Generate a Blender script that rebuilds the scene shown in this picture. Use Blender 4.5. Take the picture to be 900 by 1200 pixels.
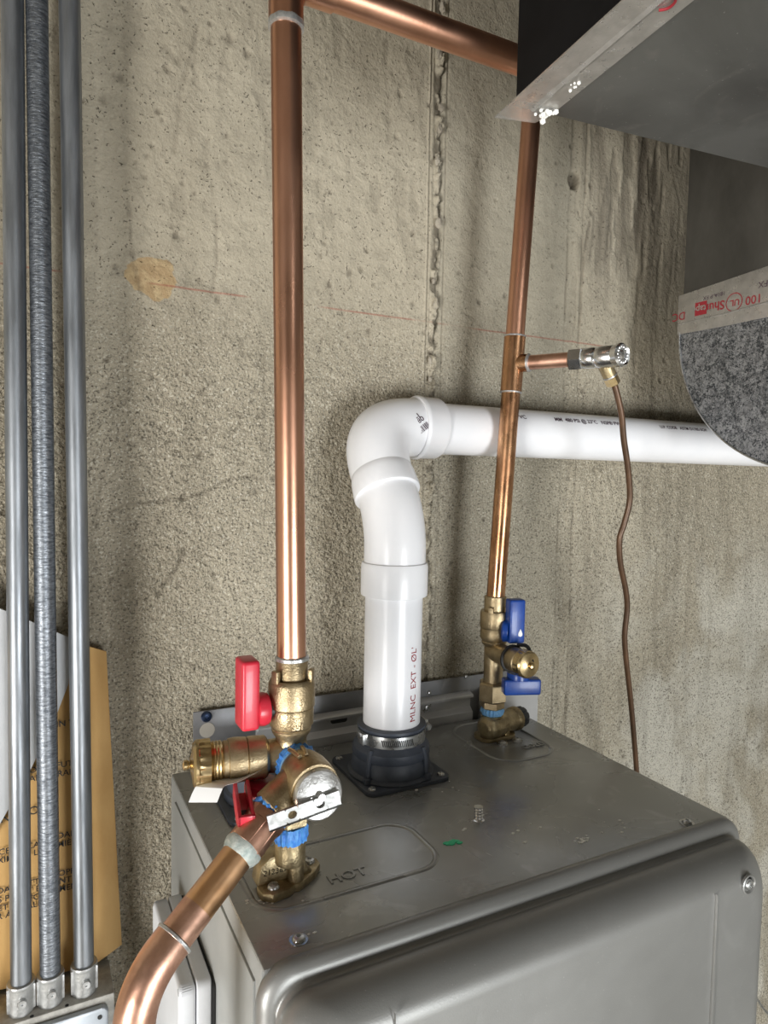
import bpy, bmesh, math, random
import numpy as np
from mathutils import Vector, Matrix
random.seed(7); RNG = np.random.default_rng(11)
PI = math.pi
for o in list(bpy.data.objects): bpy.data.objects.remove(o)
SC = bpy.context.scene; COL = SC.collection

# ------------------------------------------------------------------ camera
F = 805.0
def _n(v): return v/np.linalg.norm(v)
_ax = _n(np.array([1550., 18., -F])); _ay = _n(np.array([-413., 56., -F]))
_az = _n(np.cross(_ax, _ay)); _ay = np.cross(_az, _ax)
R = np.stack([_ax, _ay, _az])                       # camera axes -> world axes
CAM = np.array([0., 0., 1.6])
cd = bpy.data.cameras.new('camera'); cam = bpy.data.objects.new('camera', cd); COL.objects.link(cam)
cd.sensor_fit = 'HORIZONTAL'; cd.sensor_width = 36; cd.lens = F/900*36
cd.clip_start = .02; cd.clip_end = 50
cam.matrix_world = Matrix([list(R[i]) + [CAM[i]] for i in range(3)] + [[0, 0, 0, 1]])
SC.camera = cam
def at(x, y, Y):
    "point seen at photograph pixel x, y in the plane Y metres towards the wall"
    r = R @ np.array([x-450, -(y-600), -F]); return Vector(CAM + r*(Y/r[1]))
def onz(x, y, z):
    r = R @ np.array([x-450, -(y-600), -F]); return Vector(CAM + r*((z-CAM[2])/r[2]))

# ------------------------------------------------------------------ light
w = bpy.data.worlds.new('world'); SC.world = w; w.use_nodes = True
w.node_tree.nodes['Background'].inputs[0].default_value = (.80, .88, 1.0, 1)
w.node_tree.nodes['Background'].inputs[1].default_value = .9
def area(name, loc, target, sx, sy, power, col):
    l = bpy.data.lights.new(name, 'AREA'); l.shape = 'RECTANGLE'; l.size = sx; l.size_y = sy
    l.energy = power; l.color = col
    o = bpy.data.objects.new(name, l); COL.objects.link(o); o.location = loc
    o.rotation_euler = (Vector(target)-Vector(loc)).to_track_quat('-Z', 'Y').to_euler()
    return o
area('window_light', (-1.92, -.7, .72), (.3, .75, .95), 1.0, 1.1, 100, (1.0, .985, .96))
area('doorway_light', (.66, -2.2, .65), (.5, .7, .9), .9, 1.15, 64, (.95, .98, 1.0))
SC.view_settings.view_transform = 'Standard'; SC.view_settings.look = 'None'
SC.view_settings.gamma = 1; SC.view_settings.use_curve_mapping = False
SC.view_settings.exposure = 0.1

# ------------------------------------------------------------------ helpers
def obj(name, bm, mat, parent=None, sharp=35, smooth=True, **props):
    if isinstance(bm, bmesh.types.BMesh):
        bmesh.ops.recalc_face_normals(bm, faces=bm.faces[:])
        me = bpy.data.meshes.new(name); bm.to_mesh(me); bm.free()
    else: me = bm
    root = parent
    off = Vector((0, 0, 0))
    while root is not None: off += root.location; root = root.parent
    if off.length > 0: me.transform(Matrix.Translation(-off))
    if smooth:
        me.shade_smooth(); me.set_sharp_from_angle(angle=math.radians(sharp))
    me.materials.append(mat)
    o = bpy.data.objects.new(name, me); COL.objects.link(o)
    if parent: o.parent = parent
    for k, v in props.items(): o[k] = v
    return o
def thing(name, label, cat, loc, group=None):
    o = bpy.data.objects.new(name, None); COL.objects.link(o); o.location = loc
    o.empty_display_size = .02
    o['label'] = label; o['category'] = cat
    if group: o['group'] = group
    return o
def tag(o, label, cat, group=None):
    o['label'] = label; o['category'] = cat
    if group: o['group'] = group
    return o
def B(): return bmesh.new()
def frame(ax):
    a = Vector(ax).normalized()
    u = a.orthogonal().normalized() if abs(a.z) > .9 else Vector((0, 0, 1)).cross(a).normalized()
    return u, a.cross(u).normalized(), a
def lathe(bm, prof, o, ax, seg=32, cap=True, mod=None, rot=0):
    "profile of (radius, distance) along axis ax from o"
    u, v, a = frame(ax); o = Vector(o); rings = []
    for r, t in prof:
        ring = []
        for k in range(seg):
            th = 2*PI*k/seg + rot; rr = r*(mod(k, t) if mod else 1)
            ring.append(bm.verts.new(o + a*t + (u*math.cos(th) + v*math.sin(th))*rr))
        rings.append(ring)
    for A, Bq in zip(rings, rings[1:]):
        for k in range(seg):
            bm.faces.new((A[k], A[(k+1) % seg], Bq[(k+1) % seg], Bq[k]))
    if cap:
        bm.faces.new(rings[0]); bm.faces.new(rings[-1])
    return bm
def cyl(bm, r, p, q, seg=32, bev=0.0):
    p = Vector(p); q = Vector(q); L = (q-p).length
    pr = [(r-bev, 0), (r, bev), (r, L-bev), (r-bev, L)] if bev else [(r, 0), (r, L)]
    return lathe(bm, pr, p, q-p, seg)
def smoothpath(pts, n=8):
    P = [Vector(p) for p in pts]; out = []
    for i in range(len(P)-1):
        p0 = P[max(i-1, 0)]; p1 = P[i]; p2 = P[i+1]; p3 = P[min(i+2, len(P)-1)]
        for k in range(n):
            t = k/n
            out.append(.5*((2*p1)+(-p0+p2)*t+(2*p0-5*p1+4*p2-p3)*t*t+(-p0+3*p1-3*p2+p3)*t**3))
    out.append(P[-1]); return out
def corner(a, c, b, rad, n=10):
    "points of a fillet of the given setback at corner c"
    a, c, b = Vector(a), Vector(c), Vector(b)
    d1 = (a-c).normalized(); d2 = (b-c).normalized()
    ang = d1.angle(d2); R_ = rad*math.tan(ang/2); n1 = d1.cross(d2).normalized()
    ctr = c + (d1+d2).normalized()*(R_/math.sin(ang/2))
    s = c+d1*rad-ctr; tot = PI-ang; out = []
    for k in range(n+1):
        out.append(ctr + Matrix.Rotation(-tot*k/n, 3, n1) @ s)
    if (out[-1]-(c+d2*rad)).length > 1e-4:
        out = [ctr + Matrix.Rotation(tot*k/n, 3, n1) @ s for k in range(n+1)]
    return out
def tube(bm, pts, r, seg=24, cap=True, radii=None):
    P = [Vector(p) for p in pts]; rings = []; prev = None
    for i, p in enumerate(P):
        t = (P[min(i+1, len(P)-1)] - P[max(i-1, 0)]).normalized()
        if prev is None: u = t.orthogonal().normalized()
        else:
            u = (prev - t*prev.dot(t)).normalized()
        prev = u; v = t.cross(u); rr = radii[i] if radii else r
        rings.append([bm.verts.new(p+(u*math.cos(2*PI*k/seg)+v*math.sin(2*PI*k/seg))*rr) for k in range(seg)])
    for A, Bq in zip(rings, rings[1:]):
        for k in range(seg): bm.faces.new((A[k], A[(k+1) % seg], Bq[(k+1) % seg], Bq[k]))
    if cap: bm.faces.new(rings[0]); bm.faces.new(rings[-1])
    return bm
def box(bm, lo, hi, bev=0.0, seg=2, M=None):
    lo = Vector(lo); hi = Vector(hi); c = (lo+hi)/2; s = hi-lo
    t = bmesh.new(); bmesh.ops.create_cube(t, size=1.0)
    bmesh.ops.scale(t, vec=s, verts=t.verts[:])
    if bev: bmesh.ops.bevel(t, geom=t.edges[:], offset=bev, segments=seg, profile=.5, affect='EDGES')
    bmesh.ops.translate(t, vec=c, verts=t.verts[:])
    if M is not None: bmesh.ops.transform(t, matrix=M, verts=t.verts[:])
    return merge(bm, t)
def merge(bm, t):
    vs = {v: bm.verts.new(v.co) for v in t.verts}
    for f in t.faces:
        try: bm.faces.new([vs[v] for v in f.verts])
        except ValueError: pass
    t.free(); return bm
def prism(bm, poly, d0, d1, axis='y', bev=0):
    "extrude a polygon; axis y: poly in (x,z); axis z: (x,y); axis x: (y,z)"
    def P(a, b, d): return {'y': (a, d, b), 'z': (a, b, d), 'x': (d, a, b)}[axis]
    t = bmesh.new()
    A = [t.verts.new(P(a, b, d0)) for a, b in poly]; C = [t.verts.new(P(a, b, d1)) for a, b in poly]
    n = len(poly); t.faces.new(A); t.faces.new(C)
    for k in range(n): t.faces.new((A[k], A[(k+1) % n], C[(k+1) % n], C[k]))
    if bev:
        bmesh.ops.recalc_face_normals(t, faces=t.faces[:])
        bmesh.ops.bevel(t, geom=t.edges[:], offset=bev, segments=2, profile=.5, affect='EDGES')
    return merge(bm, t)
def rrect(x0, x1, y0, y1, r, n=6):
    out = []
    for cx, cy, a in ((x1-r, y1-r, 0), (x0+r, y1-r, 90), (x0+r, y0+r, 180), (x1-r, y0+r, 270)):
        for k in range(n+1):
            t = math.radians(a+90*k/n); out.append((cx+r*math.cos(t), cy+r*math.sin(t)))
    return out
def hexa(bm, r, p, q, rot=0, bev=.0012):
    p = Vector(p); q = Vector(q); L = (q-p).length
    return lathe(bm, [(r-bev, 0), (r, bev), (r, L-bev), (r-bev, L)], p, q-p, 6, rot=rot)
def text_geo(s, size, extrude=0.0, fn=None, bold=0.0):
    c = bpy.data.curves.new('t', 'FONT'); c.body = s; c.size = size; c.extrude = extrude
    c.offset = bold; c.resolution_u = 3
    c.align_x = 'LEFT'; c.align_y = 'CENTER'
    o = bpy.data.objects.new('t', c); COL.objects.link(o)
    dg = bpy.context.evaluated_depsgraph_get(); me = bpy.data.meshes.new_from_object(o.evaluated_get(dg))
    bpy.data.objects.remove(o); bpy.data.curves.remove(c)
    bm = bmesh.new(); bm.from_mesh(me); bpy.data.meshes.remove(me)
    if fn:
        for v in bm.verts: v.co = fn(v.co.x, v.co.y, v.co.z)
    return bm

# ------------------------------------------------------------------ materials
def mat(name, col, rough=.5, metal=0.0, var=0.0, vscale=30, bump=0.0, bscale=200, rvar=0.0,
        col2=None, stretch=None, coat=0.0, spec=.5, vlo=.35, vhi=.65, trans=0.0, alpha=1.0):
    m = bpy.data.materials.new(name); m.use_nodes = True; nt = m.node_tree; N = nt.nodes; L = nt.links
    b = N['Principled BSDF']; b.inputs['Base Color'].default_value = (*col, 1)
    b.inputs['Roughness'].default_value = rough; b.inputs['Metallic'].default_value = metal
    b.inputs['Coat Weight'].default_value = coat; b.inputs['Specular IOR Level'].default_value = spec
    b.inputs['Transmission Weight'].default_value = trans; b.inputs['Alpha'].default_value = alpha
    tc = N.new('ShaderNodeTexCoord'); mp = N.new('ShaderNodeMapping')
    L.new(tc.outputs['Object'], mp.inputs[0])
    if stretch: mp.inputs['Scale'].default_value = stretch
    if var or col2:
        n = N.new('ShaderNodeTexNoise'); n.inputs['Scale'].default_value = vscale; n.inputs['Detail'].default_value = 6
        n.inputs['Roughness'].default_value = .65
        L.new(mp.outputs[0], n.inputs[0])
        cr = N.new('ShaderNodeValToRGB'); cr.color_ramp.elements[0].position = vlo; cr.color_ramp.elements[1].position = vhi
        c2 = col2 or tuple(min(1, c*(1+var)) for c in col)
        c1 = col if col2 else tuple(c*(1-var) for c in col)
        cr.color_ramp.elements[0].color = (*c1, 1); cr.color_ramp.elements[1].color = (*c2, 1)
        L.new(n.outputs['Fac'], cr.inputs[0]); L.new(cr.outputs[0], b.inputs['Base Color'])
    if rvar:
        n2 = N.new('ShaderNodeTexNoise'); n2.inputs['Scale'].default_value = vscale*1.7; n2.inputs['Detail'].default_value = 5
        L.new(mp.outputs[0], n2.inputs[0])
        mr = N.new('ShaderNodeMapRange'); mr.inputs[1].default_value = .35; mr.inputs[2].default_value = .65
        mr.inputs[3].default_value = max(0, rough-rvar); mr.inputs[4].default_value = min(1, rough+rvar)
        L.new(n2.outputs['Fac'], mr.inputs[0]); L.new(mr.outputs[0], b.inputs['Roughness'])
    if bump:
        n3 = N.new('ShaderNodeTexNoise'); n3.inputs['Scale'].default_value = bscale; n3.inputs['Detail'].default_value = 4
        L.new(mp.outputs[0], n3.inputs[0])
        bp = N.new('ShaderNodeBump'); bp.inputs['Strength'].default_value = bump; bp.inputs['Distance'].default_value = .001
        L.new(n3.outputs['Fac'], bp.inputs['Height']); L.new(bp.outputs[0], b.inputs['Normal'])
    return m
M = {}
M['copper'] = mat('copper', (.56, .29, .185), .32, 1, vscale=9, rvar=.07, col2=(.74, .42, .29), stretch=(1, 1, .35), bump=.05, bscale=300)
M['copper_dull'] = mat('copper_dull', (.50, .27, .19), .38, 1, vscale=26, rvar=.08, col2=(.80, .50, .37), bump=.12, bscale=160)
M['copper_heat'] = mat('copper_heat', (.36, .17, .085), .26, 1, vscale=35, rvar=.08, col2=(.70, .40, .22), stretch=(1, 1, .5))
M['copper_bright'] = mat('copper_bright', (.70, .39, .19), .36, 1, vscale=20, rvar=.08, col2=(.86, .55, .33))
M['solder'] = mat('solder', (.55, .56, .56), .38, .85, var=.25, vscale=120, bump=.6, bscale=300)
M['flux'] = mat('flux', (.30, .36, .34), .6, .4, vscale=150, col2=(.55, .57, .53), bump=.6, bscale=300)
M['brass'] = mat('brass', (.34, .26, .15), .42, .95, vscale=60, rvar=.08, col2=(.50, .40, .25), bump=.35, bscale=700)
M['brass_old'] = mat('brass_old', (.28, .22, .125), .40, .85, vscale=70, rvar=.1, col2=(.50, .41, .25), bump=.5, bscale=500)
M['brass_shiny'] = mat('brass_shiny', (.46, .34, .17), .27, 1, vscale=80, col2=(.64, .50, .28))
M['chrome'] = mat('chrome', (.75, .76, .77), .20, 1, vscale=60, rvar=.06, col2=(.75, .75, .76))
M['alu'] = mat('aluminium', (.55, .55, .54), .33, .9, vscale=70, rvar=.08, col2=(.72, .72, .71), bump=.2, bscale=500)
M['cast_zinc'] = mat('cast_zinc', (.34, .345, .34), .5, .7, vscale=90, rvar=.1, col2=(.48, .485, .475), bump=.3, bscale=400)
M['steel'] = mat('steel', (.42, .43, .43), .3, .9, vscale=60, rvar=.1, col2=(.62, .63, .63))
M['zinc'] = mat('zinc', (.16, .172, .185), .42, .85, vscale=55, rvar=.1, col2=(.30, .318, .34), stretch=(1, 1, .12), bump=.1, bscale=300)
M['zinc_rough'] = mat('zinc_rough', (.09, .10, .115), .45, .85, vscale=420, rvar=.1, col2=(.27, .29, .315), stretch=(.35, .35, 1.4), bump=.5, bscale=500)
M['pvc'] = mat('pvc', (.80, .81, .84), .28, 0, vscale=8, col2=(.86, .86, .88), bump=.03, bscale=60)
M['rubber'] = mat('rubber', (.045, .055, .075), .45, 0, vscale=40, col2=(.075, .088, .115), bump=.1)
M['black'] = mat('black', (.012, .012, .012), .5)
M['blackshine'] = mat('black_duct', (.006, .006, .0065), .75, 0, var=.5, vscale=8, spec=.12)
M['darkplastic'] = mat('dark_plastic', (.02, .025, .035), .4)
M['red'] = mat('red_vinyl', (.52, .016, .035), .36, 0, vscale=60, col2=(.60, .028, .055), coat=.15)
M['blue'] = mat('blue_vinyl', (.004, .040, .24), .36, 0, vscale=60, col2=(.008, .062, .32), coat=.1)
M['bluetape'] = mat('blue_thread_tape', (.03, .17, .62), .45, 0, vscale=400, col2=(.12, .40, .85), stretch=(1, 1, .3), bump=.8, bscale=600)
M['lbluetape'] = mat('light_blue_thread_tape', (.10, .34, .72), .5, 0, vscale=400, col2=(.28, .55, .85), bump=.5, bscale=600)
M['white'] = mat('white_label', (.80, .80, .80), .5)
M['plastic'] = mat('white_plastic', (.66, .68, .71), .38, 0, vscale=20, col2=(.72, .74, .77))
M['paper'] = mat('white_sheet', (.50, .52, .54), .45, 0, vscale=6, col2=(.62, .63, .64))
M['manila'] = mat('manila', (.50, .29, .095), .75, 0, vscale=14, col2=(.62, .39, .15), stretch=(1, 1, .4), bump=.3, bscale=60)
M['boxgrey'] = mat('box_grey', (.33, .36, .39), .42, .35, vscale=20, rvar=.08, col2=(.40, .43, .46))
M['dust'] = mat('dusty_zinc', (.33, .32, .29), .7, .2, vscale=120, col2=(.48, .47, .43), bump=.4, bscale=400)
M['tape'] = mat('foil_tape', (.36, .345, .32), .34, .6, vscale=60, rvar=.1, col2=(.48, .46, .43), bump=.5, bscale=70)
M['film'] = mat('clear_film', (.7, .7, .68), .18, 0, trans=.75, alpha=.55)
M['inkred'] = mat('ink_red', (.30, .02, .03), .5)
M['inkdk'] = mat('ink_dark', (.06, .03, .05), .5)
M['inkblk'] = mat('ink_black', (.02, .018, .018), .6)
M['tubebrown'] = mat('brown_tube', (.055, .032, .018), .38, .35, vscale=30, col2=(.14, .075, .04), stretch=(1, 1, .4))
M['green'] = mat('green_fleck', (.05, .62, .32), .5)
M['speck'] = mat('white_speck', (.9, .9, .87), .6)
M['bluesteel'] = mat('blued_steel', (.035, .055, .11), .3, .8)

def heater_mat(name, c1, c2, c3, rough, metal):
    m = bpy.data.materials.new(name); m.use_nodes = True; nt = m.node_tree; N = nt.nodes; L = nt.links
    b = N['Principled BSDF']; b.inputs['Metallic'].default_value = metal
    tc = N.new('ShaderNodeTexCoord')
    def noise(sc, det=5, dist=0, vec=None):
        n = N.new('ShaderNodeTexNoise'); n.inputs['Scale'].default_value = sc; n.inputs['Detail'].default_value = det
        n.inputs['Distortion'].default_value = dist
        L.new(vec or tc.outputs['Object'], n.inputs[0]); return n
    def ramp(n, a, ca, b_, cb):
        r = N.new('ShaderNodeValToRGB'); e = r.color_ramp.elements; e[0].position = a; e[1].position = b_
        e[0].color = (*ca, 1); e[1].color = (*cb, 1); L.new(n.outputs['Fac'], r.inputs[0]); return r
    base = ramp(noise(7, 6, .5), .38, c1, .62, c2)
    smear = ramp(noise(14, 8, 2.5), .60, (0, 0, 0), .78, (.5, .5, .5))
    mx = N.new('ShaderNodeMix'); mx.data_type = 'RGBA'; L.new(smear.outputs[0], mx.inputs[0])
    L.new(base.outputs[0], mx.inputs[6]); mx.inputs[7].default_value = (*c3, 1)
    sp = ramp(noise(420, 2), .72, (0, 0, 0), .78, (.7, .7, .7))
    mx2 = N.new('ShaderNodeMix'); mx2.data_type = 'RGBA'; L.new(sp.outputs[0], mx2.inputs[0])
    L.new(mx.outputs[2], mx2.inputs[6]); mx2.inputs[7].default_value = (.42, .42, .40, 1)
    L.new(mx2.outputs[2], b.inputs['Base Color'])
    rr = N.new('ShaderNodeMapRange'); rr.inputs[3].default_value = rough-.05; rr.inputs[4].default_value = rough+.14
    L.new(noise(9, 6, 1).outputs['Fac'], rr.inputs[0]); L.new(rr.outputs[0], b.inputs['Roughness'])
    bp = N.new('ShaderNodeBump'); bp.inputs['Strength'].default_value = .12; bp.inputs['Distance'].default_value = .0006
    L.new(noise(900, 2).outputs['Fac'], bp.inputs['Height']); L.new(bp.outputs[0], b.inputs['Normal'])
    return m
M['heater_top'] = heater_mat('grey_enamel_lit_dusty', (.30, .308, .302), (.39, .398, .392), (.62, .63, .63), .22, .45)  # dusty smears over a base painted paler in place of light from above
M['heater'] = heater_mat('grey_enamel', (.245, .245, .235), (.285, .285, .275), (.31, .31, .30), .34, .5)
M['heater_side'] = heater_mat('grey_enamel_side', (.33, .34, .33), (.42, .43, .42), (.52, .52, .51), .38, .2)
M['bracket'] = heater_mat('bracket_steel', (.50, .505, .51), (.66, .665, .67), (.75, .75, .75), .36, .5)
M['bracket_shade'] = heater_mat('bracket_steel_shade', (.17, .175, .185), (.32, .325, .335), (.5, .5, .5), .3, .6)  # same steel as the bracket, its dark reflection put into the colour
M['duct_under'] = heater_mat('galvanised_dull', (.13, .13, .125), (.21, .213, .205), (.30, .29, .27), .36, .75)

def spangle(name, c1, c2, rough, scale):
    m = bpy.data.materials.new(name); m.use_nodes = True; nt = m.node_tree; N = nt.nodes; L = nt.links
    b = N['Principled BSDF']; b.inputs['Metallic'].default_value = .8
    tc = N.new('ShaderNodeTexCoord'); nz = N.new('ShaderNodeTexNoise'); nz.inputs['Scale'].default_value = scale*1.3
    L.new(tc.outputs['Object'], nz.inputs[0])
    vm = N.new('ShaderNodeMix'); vm.data_type = 'RGBA'; vm.inputs[0].default_value = .02
    L.new(tc.outputs['Object'], vm.inputs[6]); L.new(nz.outputs['Color'], vm.inputs[7])
    v = N.new('ShaderNodeTexVoronoi'); v.inputs['Scale'].default_value = scale; L.new(vm.outputs[2], v.inputs[0])
    n = N.new('ShaderNodeTexNoise'); n.inputs['Scale'].default_value = scale*1.2; n.inputs['Detail'].default_value = 5
    L.new(tc.outputs['Object'], n.inputs[0])
    ad = N.new('ShaderNodeMath'); ad.operation = 'ADD'; L.new(v.outputs['Color'], ad.inputs[0]); L.new(n.outputs['Fac'], ad.inputs[1])
    r = N.new('ShaderNodeValToRGB'); e = r.color_ramp.elements; e[0].position = .45; e[1].position = 1.35/1.5
    ml = N.new('ShaderNodeMath'); ml.operation = 'MULTIPLY'; ml.inputs[1].default_value = .66; L.new(ad.outputs[0], ml.inputs[0])
    e[0].color = (*c1, 1); e[1].color = (*c2, 1); L.new(ml.outputs[0], r.inputs[0]); L.new(r.outputs[0], b.inputs['Base Color'])
    mr = N.new('ShaderNodeMapRange'); mr.inputs[3].default_value = rough-.1; mr.inputs[4].default_value = rough+.15
    L.new(v.outputs['Color'], mr.inputs[0]); L.new(mr.outputs[0], b.inputs['Roughness'])
    bp = N.new('ShaderNodeBump'); bp.inputs['Strength'].default_value = .5; bp.inputs['Distance'].default_value = .0008
    L.new(ad.outputs[0], bp.inputs['Height']); L.new(bp.outputs[0], b.inputs['Normal'])
    return m
M['spangle'] = spangle('spangled_zinc', (.07, .078, .088), (.46, .47, .49), .45, 240)
M['duct_shade'] = mat('shaded_zinc', (.055, .052, .045), .55, .4, vscale=12, col2=(.095, .09, .08), stretch=(1, 1, .5))  # same galvanised metal as the boot, with its shade put into the colour

def concrete():
    m = bpy.data.materials.new('concrete'); m.use_nodes = True; nt = m.node_tree; N = nt.nodes; L = nt.links
    b = N['Principled BSDF']; b.inputs['Roughness'].default_value = .88; b.inputs['Specular IOR Level'].default_value = .2
    tc = N.new('ShaderNodeTexCoord'); O = tc.outputs['Object']
    sx = N.new('ShaderNodeSeparateXYZ'); L.new(O, sx.inputs[0]); X, Z = sx.outputs[0], sx.outputs[2]
    def mth(op, a, b_=None, c=None):
        n = N.new('ShaderNodeMath'); n.operation = op
        for i, q in enumerate((a, b_, c)):
            if q is None: continue
            if isinstance(q, (int, float)): n.inputs[i].default_value = q
            else: L.new(q, n.inputs[i])
        return n.outputs[0]
    def noise(sc, det=5, dist=0, stretch=None):
        n = N.new('ShaderNodeTexNoise'); n.inputs['Scale'].default_value = sc; n.inputs['Detail'].default_value = det
        n.inputs['Distortion'].default_value = dist
        if stretch:
            mp = N.new('ShaderNodeMapping'); mp.inputs['Scale'].default_value = stretch; L.new(O, mp.inputs[0]); L.new(mp.outputs[0], n.inputs[0])
        else: L.new(O, n.inputs[0])
        return n.outputs['Fac']
    def mr(v, a, b_, c=0, d=1):
        n = N.new('ShaderNodeMapRange'); n.interpolation_type = 'SMOOTHSTEP'; L.new(v, n.inputs[0])
        for i, q in zip((1, 2, 3, 4), (a, b_, c, d)): n.inputs[i].default_value = q
        return n.outputs[0]
    def mix(f, a, b_):
        n = N.new('ShaderNodeMix'); n.data_type = 'RGBA'
        if isinstance(f, float): n.inputs[0].default_value = f
        else: L.new(f, n.inputs[0])
        for i, q in ((6, a), (7, b_)):
            if isinstance(q, tuple): n.inputs[i].default_value = (*q, 1)
            else: L.new(q, n.inputs[i])
        return n.outputs[2]
    c = mix(mr(noise(3.2, 6, .6), .35, .65), (.335, .298, .226), (.425, .380, .292))
    c = mix(mth('MULTIPLY', mr(noise(5, 8, .3, (5, 1, .5)), .54, .74), .28), c, (.25, .225, .175))     # vertical streaks
    spk = mr(Z, 1.86, 1.66, .18, 1.0)
    c = mix(mth('MULTIPLY', mr(noise(60, 5), .50, .72), .30), c, (.24, .215, .165))
    # smoother grey pour between the two form seams
    band = mth('MULTIPLY', mr(X, .462, .475), mr(X, .70, .69))
    c = mix(mth('MULTIPLY', band, .35), c, (.315, .295, .235))
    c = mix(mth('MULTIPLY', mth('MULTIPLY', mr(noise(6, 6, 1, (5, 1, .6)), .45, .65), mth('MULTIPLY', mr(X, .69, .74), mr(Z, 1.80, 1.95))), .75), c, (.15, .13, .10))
    # brighter light low on the right, painted into the wall colour
    c = mix(mth('MULTIPLY', mth('MULTIPLY', mr(noise(7, 6, .8), .36, .60), mr(X, .70, .9)), mth('MULTIPLY', mr(Z, 1.58, 1.35), .75)), c, (.60, .575, .50))
    # fine speckle
    v = N.new('ShaderNodeTexVoronoi'); v.inputs['Scale'].default_value = 260; L.new(O, v.inputs[0])
    c = mix(mth('MULTIPLY', mth('MULTIPLY', mr(noise(420, 3), .54, .66), .85), spk), c, (.12, .105, .08))
    c = mix(mth('MULTIPLY', mth('MULTIPLY', mr(noise(380, 3), .44, .34), .6), spk), c, (.62, .58, .48))
    c = mix(mth('MULTIPLY', mr(noise(240, 1), .72, .76), .7), c, (.10, .085, .065))
    # tan patch
    dx = mth('SUBTRACT', X, .118); dz = mth('SUBTRACT', Z, 1.797)
    r2 = mth('ADD', mth('MULTIPLY', dx, dx), mth('MULTIPLY', mth('MULTIPLY', dz, dz), 1.5))
    r = mth('ADD', mth('SQRT', r2), mth('MULTIPLY', mth('SUBTRACT', noise(45, 4), .5), .030))
    c = mix(mth('MULTIPLY', mr(r, .0275, .0255), .8), c, mix(mr(noise(120, 4), .35, .7), (.36, .24, .115), (.50, .37, .20)))
    # faint red chalk line
    dl = mth('ABSOLUTE', mth('SUBTRACT', mth('ADD', Z, mth('MULTIPLY', mth('SUBTRACT', noise(9, 3), .5), .004)), 1.791))
    ln = mth('MULTIPLY', mr(dl, .0016, .0004), mr(noise(11, 4), .44, .58))
    c = mix(mth('MULTIPLY', mth('MULTIPLY', ln, mr(X, .80, .74)), .6), c, (.30, .10, .07))
    # tone stored per vertex: cracks, holes and streaks coloured darker
    at_ = N.new('ShaderNodeAttribute'); at_.attribute_name = 'darkening'
    c = mix(mth('MULTIPLY', at_.outputs['Fac'], .75), c, (.085, .07, .05))
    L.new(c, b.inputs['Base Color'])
    rough = mr(Z, 1.82, 1.62, .25, 1.0)
    h = mth('MULTIPLY', mth('ADD', mth('MULTIPLY', noise(330, 3), .7), noise(150, 5)), rough)
    h = mth('ADD', h, mth('MULTIPLY', noise(40, 6, .5), .8))
    h = mth('ADD', h, mth('MULTIPLY', mr(noise(300, 1), .70, .76), -1.2))
    bp = N.new('ShaderNodeBump'); bp.inputs['Strength'].default_value = 1.0; bp.inputs['Distance'].default_value = .0045
    L.new(h, bp.inputs['Height']); L.new(bp.outputs[0], b.inputs['Normal'])
    return m
M['concrete'] = concrete()
M['concrete_plain'] = mat('concrete_plain', (.33, .31, .27), .85, 0, vscale=6, col2=(.42, .40, .35), bump=.5, bscale=60)
M['pebble'] = mat('pebble', (.30, .265, .21), .8, 0, vscale=40, col2=(.40, .36, .29), bump=.9, bscale=400)
M['ceiling'] = mat('ceiling_boards', (.09, .075, .055), .85, 0, vscale=8, col2=(.13, .11, .08), stretch=(.3, 3, 1))

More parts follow.
